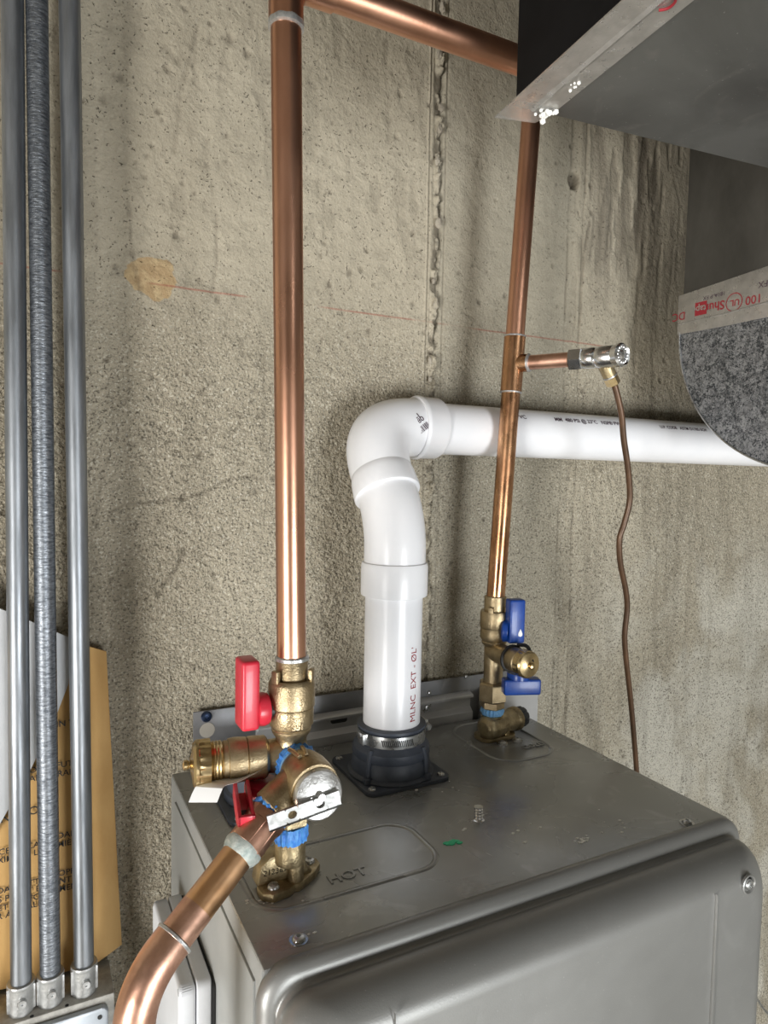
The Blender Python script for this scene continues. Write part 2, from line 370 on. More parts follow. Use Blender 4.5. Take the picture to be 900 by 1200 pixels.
# ------------------------------------------------------------------ room
WY = .765
def vnoise(X, Z, s, seed):
    g = np.random.default_rng(seed).random((400, 400))
    x = X*s+150.3; z = Z*s+20.7; xi = np.floor(x).astype(int); zi = np.floor(z).astype(int)
    fx = x-xi; fz = z-zi; fx = fx*fx*(3-2*fx); fz = fz*fz*(3-2*fz); xi %= 399; zi %= 399
    return (g[xi, zi]*(1-fx)*(1-fz)+g[xi+1, zi]*fx*(1-fz)+g[xi, zi+1]*(1-fx)*fz+g[xi+1, zi+1]*fx*fz)-.5
def fbm(X, Z, s, seed, oct=4):
    return sum(vnoise(X, Z, s*2**k, seed+k)*.55**k for k in range(oct))
def sm(v, a, b): t = np.clip((v-a)/(b-a), 0, 1); return t*t*(3-2*t)
def build_wall():
    xs = np.concatenate([np.linspace(-2.6, -.42, 24)[:-1], np.arange(-.42, .449, .0026), np.arange(.449, .487, .0010), np.arange(.487, .680, .0026), np.arange(.680, .720, .0012), np.arange(.720, 1.4, .0026), np.linspace(1.41, 3.4, 30)])
    zs = np.concatenate([np.linspace(0, .78, 20)[:-1], np.arange(.78, 2.46, .0022), np.linspace(2.47, 2.6, 3)])
    X, Z = np.meshgrid(xs, zs, indexing='ij')
    h = fbm(X, Z, 3, 1)*.003 + fbm(X, Z*.5, 14, 20)*.0014
    rough = sm(Z, 1.85, 1.62)*.8+.2
    h += fbm(X, Z, 110, 30, 2)*.0013*rough + fbm(X, Z*.8, 45, 40, 3)*.0013*rough
    darkening = np.zeros_like(h)
    # smooth pour between the seams
    band = sm(X, .463, .472)*sm(X, .694, .688)
    h = h*(1-band*.55) - band*.0018
    # seam one: ragged broken fin of aggregate
    cx = .466+fbm(0*X, Z, 9, 60)*.007
    d = X-cx; amp = .75+.25*sm(Z, 1.45, 1.75)
    lump = (np.maximum(0, fbm(X, Z, 60, 70, 4)+.08)**.7)*np.exp(-(d/.0058)**4)
    jag = .55+1.2*np.abs(fbm(X, Z, 170, 75, 2))+.6*(vnoise(X, Z, 90, 76) > .05)
    h += lump*jag*.015*amp - .0035*amp*np.exp(-(d/.0075)**4)
    darkening = np.maximum(darkening, amp*sm(-fbm(X, Z, 60, 70, 4), .02, .16)*np.exp(-(d/.006)**4)*.8)
    cut = np.exp(-((d-.0035-fbm(0*X, Z, 35, 80)*.006)/.0016)**2)*(.35+.65*(vnoise(0*X, Z, 22, 81) > -.15))
    h -= cut*.0055*amp; darkening = np.maximum(darkening, cut*.8*amp)
    for dx0, a in ((-.0150, .0012), (-.0125, -.0016), (.0125, -.0014)):
        g = np.exp(-((X-.466-dx0)/.0011)**2); h += g*a
        if a < 0: darkening = np.maximum(darkening, g*.35)
    # seam two
    for sx, a, w_ in ((.686, -.0018, .0016), (.712, -.0022, .0020), (.700, .0018, .006)):
        g = np.exp(-((X-sx-fbm(0*X, Z, 12, 90)*.004)/w_)**2)*(.4+.6*(fbm(X*0, Z, 18, 91) > -.1)); h += g*a
        if a < 0: darkening = np.maximum(darkening, g*.55)
    # scabbed vertical streaks high on the right panel and low beside seam two
    st = fbm(X, Z*.12, 70, 100, 3); mask = sm(X, .72, .76)*sm(Z, 1.84, 1.97)*sm(X, 1.05, .9)
    g = sm(st, .10, .2)*mask; h -= g*.002; darkening = np.maximum(darkening, g*.6)
    g = sm(st, .14, .24)*sm(X, .68, .7)*sm(X, 1.5, .9)*(1-mask); h -= g*.001; darkening = np.maximum(darkening, g*.2)
    g = sm(fbm(X, Z*.2, 60, 120, 3), .16, .24)*sm(Z, 1.75, 1.9)*sm(X, .46, .44); h -= g*.0008; darkening = np.maximum(darkening, g*.18)
    def local(x0, x1, z0, z1):
        return slice(*np.searchsorted(xs, (x0, x1))), slice(*np.searchsorted(zs, (z0, z1)))
    def crack(pts, wd, dep, dk):
        pts = [at(px, py, WY) for px, py in pts]
        for a, b in zip(pts, pts[1:]):
            m = .012; s = local(min(a.x, b.x)-m, max(a.x, b.x)+m, min(a.z, b.z)-m, max(a.z, b.z)+m)
            x = X[s]; z = Z[s]; vx = b.x-a.x; vz = b.z-a.z; L2 = vx*vx+vz*vz+1e-12
            t = np.clip(((x-a.x)*vx+(z-a.z)*vz)/L2, 0, 1)
            dd = np.hypot(x-a.x-t*vx, z-a.z-t*vz)+vnoise(x, z, 120, 5)*.0022
            g = np.exp(-(dd/wd)**2); h[s] -= g*dep*.5; darkening[s] = np.maximum(darkening[s], g*dk)
    W = .0017
    crack([(130, 600), (150, 590), (185, 588), (215, 583), (238, 578), (262, 564), (290, 558), (308, 562)], W, .003, .6)
    crack([(214, 645), (214, 655), (205, 668), (194, 685), (186, 700)], W, .003, .7)
    crack([(248, 345), (254, 300), (252, 245)], W, .002, .5)
    crack([(308, 400), (310, 470), (307, 560)], W, .002, .35)
    crack([(280, 395), (284, 415), (305, 416)], W, .0015, .4)
    crack([(281, 485), (280, 500), (273, 506)], W, .0015, .4)
    crack([(150, 235), (155, 300), (160, 325), (165, 345)], W, .002, .5)
    crack([(205, 180), (212, 110), (232, 30)], W, .0025, .35)
    crack([(262, 625), (270, 635), (255, 640)], W, .002, .5)
    crack([(125, 540), (108, 620), (108, 740)], W, .0015, .35)
    crack([(765, 230), (768, 280), (766, 310), (758, 314)], W, .002, .7)
    crack([(692, 258), (684, 300), (682, 340), (678, 400)], W, .002, .6)
    crack([(780, 160), (798, 240), (792, 330)], W, .002, .5)
    crack([(195, 55), (208, 70), (215, 62)], .003, .003, .35)
    crack([(640, 230), (645, 300)], W, .001, .2)
    crack([(655, 900), (668, 790), (678, 690)], W*1.5, .0015, .35)
    # holes and pocks
    def hole(x, z, r, dep, dk):
        s = local(x-r*3, x+r*3, z-r*3, z+r*3)
        dd = np.hypot(X[s]-x, (Z[s]-z)*.8)+vnoise(X[s], Z[s], 150, 6)*r*.5
        g = np.exp(-(dd/r)**4); h[s] -= g*dep; darkening[s] = np.maximum(darkening[s], g*dk)
    p = at(673, 209, WY); hole(p.x, p.z, .008, .010, 1); hole(p.x+.002, p.z-.008, .005, .008, 1)
    for px, py, r in ((170, 207, .004), (243, 192, .003), (178, 170, .004), (197, 80, .006), (270, 45, .008), (290, 62, .006), (255, 350, .006), (190, 500, .004),
                      (718, 558, .003), (730, 700, .003), (788, 666, .003), (120, 115, .006), (300, 575, .004), (215, 584, .006), (160, 190, .003), (470, 110, .005), (465, 160, .003)):
        q = at(px, py, WY); hole(q.x, q.z, r*.6, .003, .55)
    r_ = np.random.default_rng(3)
    for _ in range(1300):
        x = r_.uniform(-.4, 1.6); z = r_.uniform(.7, 2.4); r = .0012+.0022*r_.random()**3
        hole(x, z, max(r, .0016), .002, .55+.4*r_.random())
    # the tan patch is a thin proud skin of mortar
    q = np.hypot(X-.118, (Z-1.797)*1.2)+fbm(X, Z, 45, 140, 2)*.02
    h += sm(q, .030, .024)*.0012
    # form-tie bumps
    h = np.clip(h, -.014, .0085)
    nx, nz = X.shape
    co = np.empty((nx*nz, 3)); co[:, 0] = X.ravel(); co[:, 1] = (WY-h).ravel(); co[:, 2] = Z.ravel()
    i = np.arange(nx*nz).reshape(nx, nz)
    q = np.stack([i[:-1, :-1], i[1:, :-1], i[1:, 1:], i[:-1, 1:]], -1).reshape(-1, 4).astype(np.int32)
    me = bpy.data.meshes.new('wall_back')
    me.vertices.add(len(co)); me.vertices.foreach_set('co', co.ravel())
    me.loops.add(q.size); me.loops.foreach_set('vertex_index', q.ravel())
    me.polygons.add(len(q)); me.polygons.foreach_set('loop_start', np.arange(0, q.size, 4, dtype=np.int32))
    me.update(calc_edges=True)
    a = me.attributes.new('darkening', 'FLOAT', 'POINT'); a.data.foreach_set('value', np.clip(darkening, 0, 1).ravel().astype(np.float32))
    me.shade_smooth(); me.materials.append(M['concrete'])
    o = bpy.data.objects.new('wall_back', me); COL.objects.link(o); o['kind'] = 'structure'
    return o
wall = build_wall()
peb = []
for px, py, r in ((515, 128, .0062), (513, 153, .0055), (512, 262, .0075), (510, 190, .005), (506, 330, .004), (508, 357, .0055), (502, 423, .004), (513, 66, .0055), (516, 12, .006), (502, 445, .004)):
    q = at(px, py, WY); bm = B(); bmesh.ops.create_icosphere(bm, subdivisions=2, radius=r*.85)
    rx, rz = random.uniform(.75, 1.1), random.uniform(.9, 1.5)
    for v in bm.verts:
        v.co *= 1+.5*(random.random()-.5); v.co.y *= .6; v.co.z *= rz; v.co.x *= rx
    bmesh.ops.translate(bm, vec=Vector((q.x, WY-.0045, q.z)), verts=bm.verts[:])
    obj('pebble', bm, M['pebble'], wall, sharp=18)
bm = B(); box(bm, (-2.6, -3.0, -.1), (3.4, WY+.02, 0)); obj('floor', bm, M['concrete_plain'], smooth=False)['kind'] = 'structure'
for nm, lo, hi in (('wall_left', (-2.12, -2.6, 0), (-2.0, WY, 2.6)), ('wall_right', (2.9, -2.6, 0), (3.0, WY, 2.6)), ('wall_rear', (-2.12, -2.6, 0), (3.0, -2.5, 2.6))):
    bm = B(); box(bm, lo, hi); obj(nm, bm, M['concrete_plain'], smooth=False)['kind'] = 'structure'
bm = B(); box(bm, (-2.6, -2.6, 2.57), (3.4, WY+.02, 2.7)); obj('ceiling', bm, M['ceiling'], smooth=False)['kind'] = 'structure'

# ------------------------------------------------------------------ water heater
TZ = 1.269; HX0, HX1, HY0, HY1 = .135, .605, .424, .747; HB = .62
ht = thing('water_heater', 'grey metal tankless water heater mounted on the concrete wall', 'water heater', (.37, .585, HB))
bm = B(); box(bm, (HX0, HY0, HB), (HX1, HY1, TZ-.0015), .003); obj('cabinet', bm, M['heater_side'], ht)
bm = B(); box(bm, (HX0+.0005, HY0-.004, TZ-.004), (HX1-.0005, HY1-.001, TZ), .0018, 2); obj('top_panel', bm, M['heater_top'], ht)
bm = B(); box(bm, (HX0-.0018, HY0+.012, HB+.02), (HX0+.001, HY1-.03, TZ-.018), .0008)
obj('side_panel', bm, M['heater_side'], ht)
# front cover: two-tier pressed tray
def tray(lay, n=10):
    bm = B(); rings = []
    for ins, y, r in lay:
        pts = rrect(HX0-.006+ins, HX1+.006-ins, HB+ins, TZ+.0055-ins, max(r, .004), n)
        rings.append([bm.verts.new((a, y, b)) for a, b in pts])
    k_ = len(rings[0])
    for A, C_ in zip(rings, rings[1:]):
        for k in range(k_): bm.faces.new((A[k], A[(k+1) % k_], C_[(k+1) % k_], C_[k]))
    bm.faces.new(rings[0]); bm.faces.new(rings[-1]); return bm
lay = [(.0075, .4238, .018), (.0030, .4225, .022)]
for k in range(7):
    t = k/6*PI/2; lay.append((.0105*(1-math.cos(t)), .4175-.0105*math.sin(t), .026-.006*k/6))
lay += [(.0112, .4058, .020), (.0122, .4030, .020), (.0118, .4005, .020)]
for k in range(11):
    t = k/10*PI/2; lay.append((.0105+.024*(1-math.cos(t)), .398-.030*math.sin(t), .022+.010*k/10))
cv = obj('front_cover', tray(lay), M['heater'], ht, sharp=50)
def screw(px, parent, rad, z=None, loc=None, ax=(0, 0, 1), name='screw', m='steel', washer=False):
    p = Vector(loc) if loc is not None else px
    bm = B()
    if washer: lathe(bm, [(rad*1.45, 0), (rad*1.4, rad*.18)], p, ax, 20)
    lathe(bm, [(rad, rad*.1), (rad, rad*.3), (rad*.8, rad*.62), (rad*.4, rad*.75), (rad*.35, rad*.75), (rad*.25, rad*.4)], p, ax, 20)
    return obj(name, bm, M[m], parent)
for p in ((805, 965), (350, 1102)): screw(onz(*p, TZ), ht, .0048, washer=True)
# recessed cover screw
sp = at(870, 1032, .3735)
bm = B(); lathe(bm, [(.0085, -.001), (.0088, .0012), (.0078, .0018), (.0065, .0004), (.0062, -.001)], (sp.x, .368, sp.z), (0, -1, 0), 24); obj('screw_cup', bm, M['heater'], cv)
screw(None, cv, .0048, loc=(sp.x, .3685, sp.z), ax=(0, -1, 0))
# pressed creases on the cover
a = at(839, 1048, .3675); b_ = at(829, 1200, .3675)
bm = B(); prism(bm, [(a.x, a.z), (a.x+.0032, a.z-.09), (a.x+.0045, HB+.06), (a.x, HB+.06)], .3655, .369, 'y', .0002); obj('crease', bm, M['heater'], cv)
a = at(463, 1187, .3675)
bm = B(); prism(bm, [(a.x, a.z), (a.x+.0012, a.z-.05), (a.x+.0016, HB+.06), (a.x, HB+.06)], .3663, .369, 'y', .0002); obj('crease', bm, M['heater'], cv)
# threaded stud standing on the top
q = onz(561, 962, TZ); bm = B()
lathe(bm, [(.0055, 0), (.0055, .0012), (.0042, .002)] + [(.0036+.0007*(k % 2), .002+.0013*k) for k in range(10)], q, (.0, .05, 1), 18)
obj('threaded_stud', bm, M['chrome'], ht)
# pressed outlines round the ports
def ridge(pts, r=.0022, name='pressed_outline'):
    bm = B(); P_ = smoothpath(pts, 6) if len(pts) < 30 else [Vector(p) for p in pts]
    tube(bm, [Vector((p.x, p.y, TZ-.0022)) for p in P_], r, 12)
    obj(name, bm, M['heater_top'], ht)
def ridge_px(px): ridge([onz(x, y, TZ) for x, y in px])
def rr(cx0, cx1, cy0, cy1, r):
    L = [Vector((x, y, TZ)) for x, y in rrect(cx0, cx1, cy0, cy1, r, 8)]; L.append(L[0].copy()); return L
ridge(rr(.150, .313, .473, .552, .025), .0036)
ridge(rr(.478, .565, .612, .735, .030), .0034)
def lettering(s, size, pos, ang, name='pressed_lettering'):
    ca, sa = math.cos(ang), math.sin(ang)
    obj(name, text_geo(s, size, .0009, lambda x, y, z: Vector((pos[0]+x*ca-y*sa, pos[1]+x*sa+y*ca, TZ+.0002+z)), .0002), M['heater_top'], ht, smooth=False)
lettering('HOT', .016, (.212, .4925), 0)
lettering('COLD', .012, (.528, .640), 0)
lettering('EXH', .013, (.335, .590), 0)
# drips and flecks of paint
q = onz(530, 988, TZ); bm = B()
for _ in range(9):
    bmesh.ops.create_icosphere(bm, subdivisions=1, radius=.0022, matrix=Matrix.Translation((q.x+random.uniform(-.006, .006), q.y+random.uniform(-.004, .003), TZ+.0004)) @ Matrix.Diagonal((1.6, 1, .5, 1)))
obj('paint_drip', bm, M['green'], ht, label='bright green paint drip')
bm = B()
for x, y, n_, s_ in ((682, 984, 16, .009), (560, 960, 3, .01), (592, 971, 2, .01), (611, 973, 2, .008), (540, 976, 2, .01), (690, 890, 3, .03), (375, 1100, 3, .012), (500, 930, 6, .04), (640, 960, 6, .05), (300, 1060, 8, .02), (720, 970, 7, .03)):
    q = onz(x, y, TZ)
    for _ in range(n_):
        bmesh.ops.create_icosphere(bm, subdivisions=1, radius=random.uniform(.0006, .0016), matrix=Matrix.Translation((min(q.x+random.gauss(0, s_)*.6, .6), max(.44, q.y+random.gauss(0, s_)*.3), TZ+.0002)) @ Matrix.Diagonal((1.4, 1, .5, 1)))
obj('paint_fleck', bm, M['speck'], ht, kind='stuff')
# exhaust collar
VX, VY = .352, .649
bm = B(); prism(bm, rrect(.303, .403, .603, .705, .010), TZ, TZ+.0045, 'z', .0008); fl = obj('vent_flange', bm, M['rubber'], ht)
for sx, sy in ((.311, .612), (.394, .612), (.311, .696), (.394, .696)): screw(None, fl, .0042, loc=(sx, sy, TZ+.004))
bm = B(); lathe(bm, [(.047, .0045), (.0475, .006), (.046, .008), (.0435, .009), (.0425, .020), (.041, .024), (.0425, .0265), (.042, .034), (.040, .036), (.0385, .039), (.036, .041), (.0355, .053), (.0375, .055), (.0375, .0575), (.033, .0585)], (VX, VY, TZ), (0, 0, 1), 56)
vc = obj('vent_collar', bm, M['rubber'], ht)
for ang in (-60, 30, 120, 210):
    c, s = math.cos(math.radians(ang)), math.sin(math.radians(ang)); bm = B()
    cyl(bm, .0045, (VX+c*.046, VY+s*.046, TZ+.0045), (VX+c*.046, VY+s*.046, TZ+.011), 14, .0008)
    tube(bm, [(VX+c*.044, VY+s*.044, TZ+.010), (VX+c*.0435, VY+s*.0435, TZ+.026), (VX+c*.040, VY+s*.040, TZ+.038)], .0026, 10)
    obj('collar_rib', bm, M['rubber'], vc)
# hose clamp
cz = TZ+.0465
cl = thing('hose_clamp', 'slotted steel band clamp round the dark rubber vent collar', 'clamp', (VX, VY, cz-.006))
bm = B(); lathe(bm, [(.0358, -.0062), (.0372, -.0062), (.0374, -.003), (.0374, .003), (.0372, .0062), (.0358, .0062)], (VX, VY, cz), (0, 0, 1), 64, cap=False); obj('band', bm, M['steel'], cl)
for k in range(17):
    t = math.radians(228+k*3.2); c, s = math.cos(t), math.sin(t); bm = B()
    Mx = Matrix.Translation((VX+c*.0374, VY+s*.0374, cz)) @ Matrix.Rotation(t, 4, 'Z') @ Matrix.Rotation(.25, 4, 'X')
    box(bm, (-.0003, -.0006, -.0036), (.0003, .0006, .0036), 0, M=Mx); obj('slot', bm, M['black'], cl, smooth=False)
bm = B(); t = math.radians(8); c, s = math.cos(t), math.sin(t)
Mx = Matrix.Translation((VX+c*.041, VY+s*.041, cz)) @ Matrix.Rotation(t, 4, 'Z')
box(bm, (-.0035, -.009, -.007), (.0045, .009, .007), .0015, M=Mx); obj('screw_housing', bm, M['steel'], cl)
bm = B(); hexa(bm, .0042, Mx @ Vector((.001, -.015, 0)), Mx @ Vector((.001, -.009, 0))); obj('clamp_screw', bm, M['steel'], cl)
bm = B(); Mx = Matrix.Translation((VX-.036, VY-.006, cz)); box(bm, (-.004, -.005, -.006), (.002, .007, .006), .001, M=Mx); obj('band_tongue', bm, M['steel'], cl)
# blanked intake port
bm = B(); prism(bm, rrect(.163, .262, .603, .705, .012), TZ, TZ+.0045, 'z', .0008); f2 = obj('intake_flange', bm, M['rubber'], ht)
screw(None, f2, .0042, loc=(.172, .612, TZ+.004)); screw(None, f2, .0042, loc=(.172, .696, TZ+.004)); screw(None, f2, .0042, loc=(.253, .696, TZ+.004)); screw(None, f2, .0042, loc=(.253, .612, TZ+.004))
bm = B(); lathe(bm, [(.043, .0045), (.043, .012), (.040, .014), (.039, .030), (.036, .033), (.020, .034)], (.213, .654, TZ), (0, 0, 1), 48); obj('intake_cap', bm, M['rubber'], ht)

# cast fitting at the hot port
HXc, HYc = .182, .500
bm = B(); prism(bm, [(.156, .490), (.164, .484), (.178, .486), (.183, .490), (.187, .489), (.204, .500), (.212, .509), (.212, .517), (.204, .526), (.196, .528), (.178, .521), (.160, .512), (.155, .500)], TZ, TZ+.007, 'z', .0015)
hf = obj('hot_fitting', bm, M['brass_old'], ht, label='cast brass outlet fitting')
bm = B(); prism(bm, [(.155, TZ+.005), (.203, TZ+.005), (.197, TZ+.014), (.192, TZ+.028), (.166, TZ+.028), (.158, TZ+.022)], .499, .517, 'y', .003); obj('cast_body', bm, M['brass_old'], hf)
bm = B(); cyl(bm, .0065, (.186, .497, TZ+.004), (.186, .497, TZ+.034), 20, .001); obj('cast_boss', bm, M['brass_old'], hf)
screw(None, hf, .0048, loc=(.1665, .4935, TZ+.0065)); screw(None, hf, .0048, loc=(.2040, .514, TZ+.0065))
obj('date_stamp', text_geo('212369', .0065, .0001, lambda x, y, z: Vector((.160+x, .4989, TZ+.016+y))), M['inkblk'], hf, smooth=False)

# ------------------------------------------------------------------ wall bracket behind the heater
br = thing('mounting_bracket', 'long steel mounting bracket bolted to concrete behind the water heater', 'bracket', (.38, .757, 1.24))
bm = B(); prism(bm, [(.161, 1.22), (.64, 1.22), (.64, 1.322), (.600, 1.3245), (.161, 1.329)], .757, .7595, 'y', .0004)
obj('back_plate', bm, M['bracket_shade'], br)
bm = B(); prism(bm, [(.7565, 1.306), (.7475, 1.302), (.7475, 1.2985), (.7545, 1.297), (.7545, 1.285), (.748, 1.279), (.748, 1.235), (.7565, 1.235)], .232, .530, 'x', .0003); obj('channel', bm, M['bracket'], br)
bm = B(); prism(bm, [(.7565, 1.308), (.7455, 1.303), (.7455, 1.236), (.7565, 1.236)], .545, .640, 'x', .0004); obj('hook', bm, M['bracket'], br)
q = at(243, 856, .756)
bm = B(); lathe(bm, [(.0085, 0), (.0085, .0007)], (q.x, .7572, q.z), (0, -1, 0), 28); obj('bolt_hole', bm, M['concrete_plain'], br)
q = at(242, 840, .756); screw(None, br, .0062, loc=(q.x, .7572, q.z), ax=(0, -1, 0), name='anchor_screw', m='bluesteel')
for px in (372, 400): 
    q = at(px, 846, .747); bm = B(); prism(bm, rrect(q.x-.011, q.x+.011, q.z-.0035, q.z+.0035, .0034), .7538, .7546, 'y'); obj('slot', bm, M['black'], br, smooth=False)
q = at(500, 829, .7545); screw(None, br, .005, loc=(q.x, .7545, q.z), ax=(0, -1, 0), name='bolt', washer=True)
for px, py in ((546, 793), (503, 812)):
    q = at(px, py, .757); screw(None, br, .0028, loc=(q.x, .7572, q.z), ax=(0, -1, 0), name='rivet')

# ------------------------------------------------------------------ service valves
def ringtape(parent, m, p, ax, r, L):
    bm = B(); pr = [(r*.93, -L/2), (r, -L/2+L*.2), (r*1.04, 0), (r, L/2-L*.2), (r*.93, L/2)]
    lathe(bm, pr, p, ax, 40, mod=lambda k, t: 1+.05*math.sin(k*2.9)+.04*math.sin(k*5.3+t*900))
    obj('thread_tape', bm, M[m], parent)
def knurl_cap(parent, p, ax, r, L, m='brass_shiny', name='port_cap'):
    bm = B(); mod = lambda k, t: 1-(.055 if (k % 4) in (0, 1) and .0008 < t < L*.62 else 0)
    lathe(bm, [(r*.75, 0), (r, .0005), (r, L*.3), (r*.99, L*.6), (r*1.0, L*.66), (r*.97, L*.8), (r*.86, L*.93), (r*.45, L), (r*.28, L+.001)], p, ax, 64, mod=mod)
    cp = obj(name, bm, M[m], parent, sharp=28)
    a = Vector(ax).normalized(); bm = B(); lathe(bm, [(.0028, L), (.0028, L+.002), (.0038, L+.003), (.0038, L+.0055), (.002, L+.0065)], p, ax, 18)
    obj('cap_nub', bm, M[m], cp)
    return cp
sv = thing('service_valve', 'brass service valve with red handles standing on the hot water port', 'valve', (HXc, HYc, TZ+.02))
A = Vector((HXc, HYc, 0))
def V(z): return A+Vector((0, 0, z))
bm = B(); lathe(bm, [(.0118, 1.4525), (.0125, 1.4515), (.0125, 1.425), (.010, 1.425)], A, (0, 0, 1), 40); obj('solder_cup', bm, M['brass'], sv)
bm = B(); lathe(bm, [(.0128, 1.416), (.0170, 1.415), (.0182, 1.4165), (.0182, 1.434), (.0170, 1.437), (.0160, 1.438), (.0125, 1.436)], A, (0, 0, 1), 44)
for t in (200, 320, 80):
    c, s = math.cos(math.radians(t)), math.sin(math.radians(t))
    Mx = Matrix.Translation((HXc+c*.0158, HYc+s*.0158, 1.441)) @ Matrix.Rotation(math.radians(t), 4, 'Z')
    box(bm, (-.002, -.0035, -.005), (.002, .0035, .005), .001, M=Mx)
obj('slotted_collar', bm, M['brass'], sv)
bm = B(); lathe(bm, [(.0165, 1.4165), (.0172, 1.4155), (.0175, 1.413), (.0172, 1.402), (.0150, 1.399), (.0155, 1.398), (.0150, 1.3955), (.0125, 1.392), (.0120, 1.389), (.0128, 1.384), (.0128, 1.364), (.0115, 1.360), (.0115, 1.340)], A, (0, 0, 1), 44)
obj('valve_body', bm, M['brass'], sv)
def on_cyl(cx, cy, r, th0):
    def fn(x, y, z, ):
        th = th0 + x/r; return Vector((cx+(r+z)*math.cos(th), cy+(r+z)*math.sin(th), y))
    return fn
for s_, z_, sz in (('3', 1.4225, .007), ('JSF', 1.4085, .0062), ('351', 1.4040, .0062)):
    f_ = on_cyl(HXc, HYc, .0182 if s_ == '3' else .0173, math.radians(270 if s_ == '3' else 252))
    if s_ != '3' or True:
        obj('cast_lettering', text_geo(s_, sz, .0006, lambda x, y, z, f_=f_, z_=z_: f_(x, y+z_, z), .0003), M['brass'], sv)
bm = B(); hexa(bm, .0160, V(1.322), V(1.342), rot=.3); obj('union_nut', bm, M['brass_old'], sv)
ringtape(sv, 'bluetape', V(1.314), (0, 0, 1), .0135, .013)
bm = B(); lathe(bm, [(.0118, 1.290), (.0125, 1.292), (.0125, 1.308), (.0118, 1.309)], A, (0, 0, 1), 32); obj('inlet_nipple', bm, M['brass_old'], sv)
# side port
d = Vector((-.985, .15, .005)).normalized(); P0 = V(1.377)
def pt(t): return P0+d*t
bm = B(); lathe(bm, [(.0125, .004), (.0130, .010), (.0125, .018), (.0150, .0195), (.0162, .021), (.0165, .030), (.0163, .034), (.0155, .0345), (.0163, .0352), (.0168, .044), (.0162, .0485), (.0150, .049), (.0150, .052), (.0142, .0525), (.0142, .058)], P0, d, 44)
obj('side_port', bm, M['brass'], sv)
bm = B(); lathe(bm, [(.0140, .0525)]+[(.0150+.0008*(k % 2), .0535+.0012*k) for k in range(7)]+[(.0140, .0625)], P0, d, 40); obj('port_thread', bm, M['brass_shiny'], sv)
knurl_cap(sv, pt(.0615), d, .0178, .014)
# upper red handle
bm = B(); lathe(bm, [(.007, .012), (.007, .020), (.0045, .021)], (HXc, HYc, 1.415), (-1, 0, 0), 24); obj('stem', bm, M['black'], sv)
bm = B(); box(bm, (.1395, .489, 1.404), (.1535, .511, 1.457), .0028, 3)
hd = obj('handle', bm, M['red'], sv, label='upper red lever handle')
bm = B(); lathe(bm, [(.0105, 0), (.0120, .001), (.0125, .006), (.0115, .0095), (.009, .0105)], (.1525, .4995, 1.4165), (1, 0, 0), 28, mod=lambda k, t: 1+.03*(k % 2)); obj('handle_hub', bm, M['red'], hd)
# lower red handle
q = pt(.036); bm = B(); lathe(bm, [(.0135, 0), (.0140, .002), (.0140, .007), (.012, .0085), (.008, .009)], (q.x+.012, q.y-.008, 1.3600), (0, 0, -1), 32)
h2 = obj('handle', bm, M['red'], sv, label='lower red lever handle')
lc = at(292, 944, .468); bm = B(); x0, x1, y0, y1, z0, z1 = lc.x-.0055, lc.x+.0065, .453, .494, lc.z-.006, lc.z+.008
Mx = Matrix.Translation((lc.x, .49, lc.z)) @ Matrix.Rotation(math.radians(-10), 4, 'Z') @ Matrix.Rotation(math.radians(12), 4, 'X') @ Matrix.Translation((-lc.x, -.49, -lc.z))
box(bm, (x0, y0, z0), (x1, y0+.003, z1), .0008, M=Mx); box(bm, (x0, y0, z0), (x0+.0028, y1, z1), .0008, M=Mx); box(bm, (x1-.0028, y0, z0), (x1, y1, z1), .0008, M=Mx); box(bm, (x0, y0, z0), (x1, y1, z0+.003), .0008, M=Mx)
obj('lever', bm, M['red'], h2)
bm = B(); box(bm, (x0+.003, y0+.003, z0+.003), (x1-.003, y0+.020, z0+.004), M=Mx); obj('lever_recess', bm, M['black'], h2, smooth=False)
# white tag band below the port
rows = []; bm = B()
tg = [((308, 897, .498), (308, 901, .488)), ((296, 903, .498), (298, 907, .486)), ((278, 908, .499), (284, 914, .485)), ((258, 911, .500), (274, 918, .483)), ((243, 914, .500), (267, 919.5, .482)), ((234, 917.5, .499), (263.5, 921, .481)), ((229, 922, .497), (261, 924, .480)), ((225, 930, .496), (258, 931, .479)), ((221, 940, .495), (254.5, 940, .478))]
for p_, q_ in tg:
    a_, b_ = at(*p_), at(*q_); t_ = Vector((0, .0006, -.0005)); rows.append([bm.verts.new(v_) for v_ in (a_, b_, b_+t_, a_+t_)])
for a_, b_ in zip(rows, rows[1:]):
    for k in range(4): bm.faces.new((a_[k], a_[(k+1) % 4], b_[(k+1) % 4], b_[k]))
bm.faces.new(rows[0]); bm.faces.new(rows[-1])
tag(obj('label_strip', bm, M['white']), 'blank white label strip curling below the hot valve side port', 'label')

# relief valve on the front of the tee
rv = thing('relief_valve', 'brass pressure relief valve with round silver cap and test lever', 'valve', (.183, .47, 1.367))
O = Vector((.1825, .490, 1.373)); ax = Vector((.02, -1, -.10)).normalized()
ringtape(rv, 'bluetape', O+ax*.001, ax, .0158, .010); 
bm = B(); lathe(bm, [(.0152, .0045), (.0158, .006), (.0155, .0085), (.013, .009)], O, ax, 36); obj('tape_edge', bm, M['lbluetape'], rv)
bm = B(); lathe(bm, [(.0125, -.004), (.0125, .004), (.0150, .006), (.0172, .012), (.0188, .020), (.0192, .030), (.0190, .036), (.0182, .038)], O, ax, 44)
out = Vector((-.80, -.16, -.50)).normalized(); oc = O+ax*.020
lathe(bm, [(.016, .0), (.0155, .014), (.0150, .020), (.0158, .022), (.0158, .034), (.0145, .035)], oc, out, 36)
rb = obj('relief_body', bm, M['brass'], rv)
bm = B()
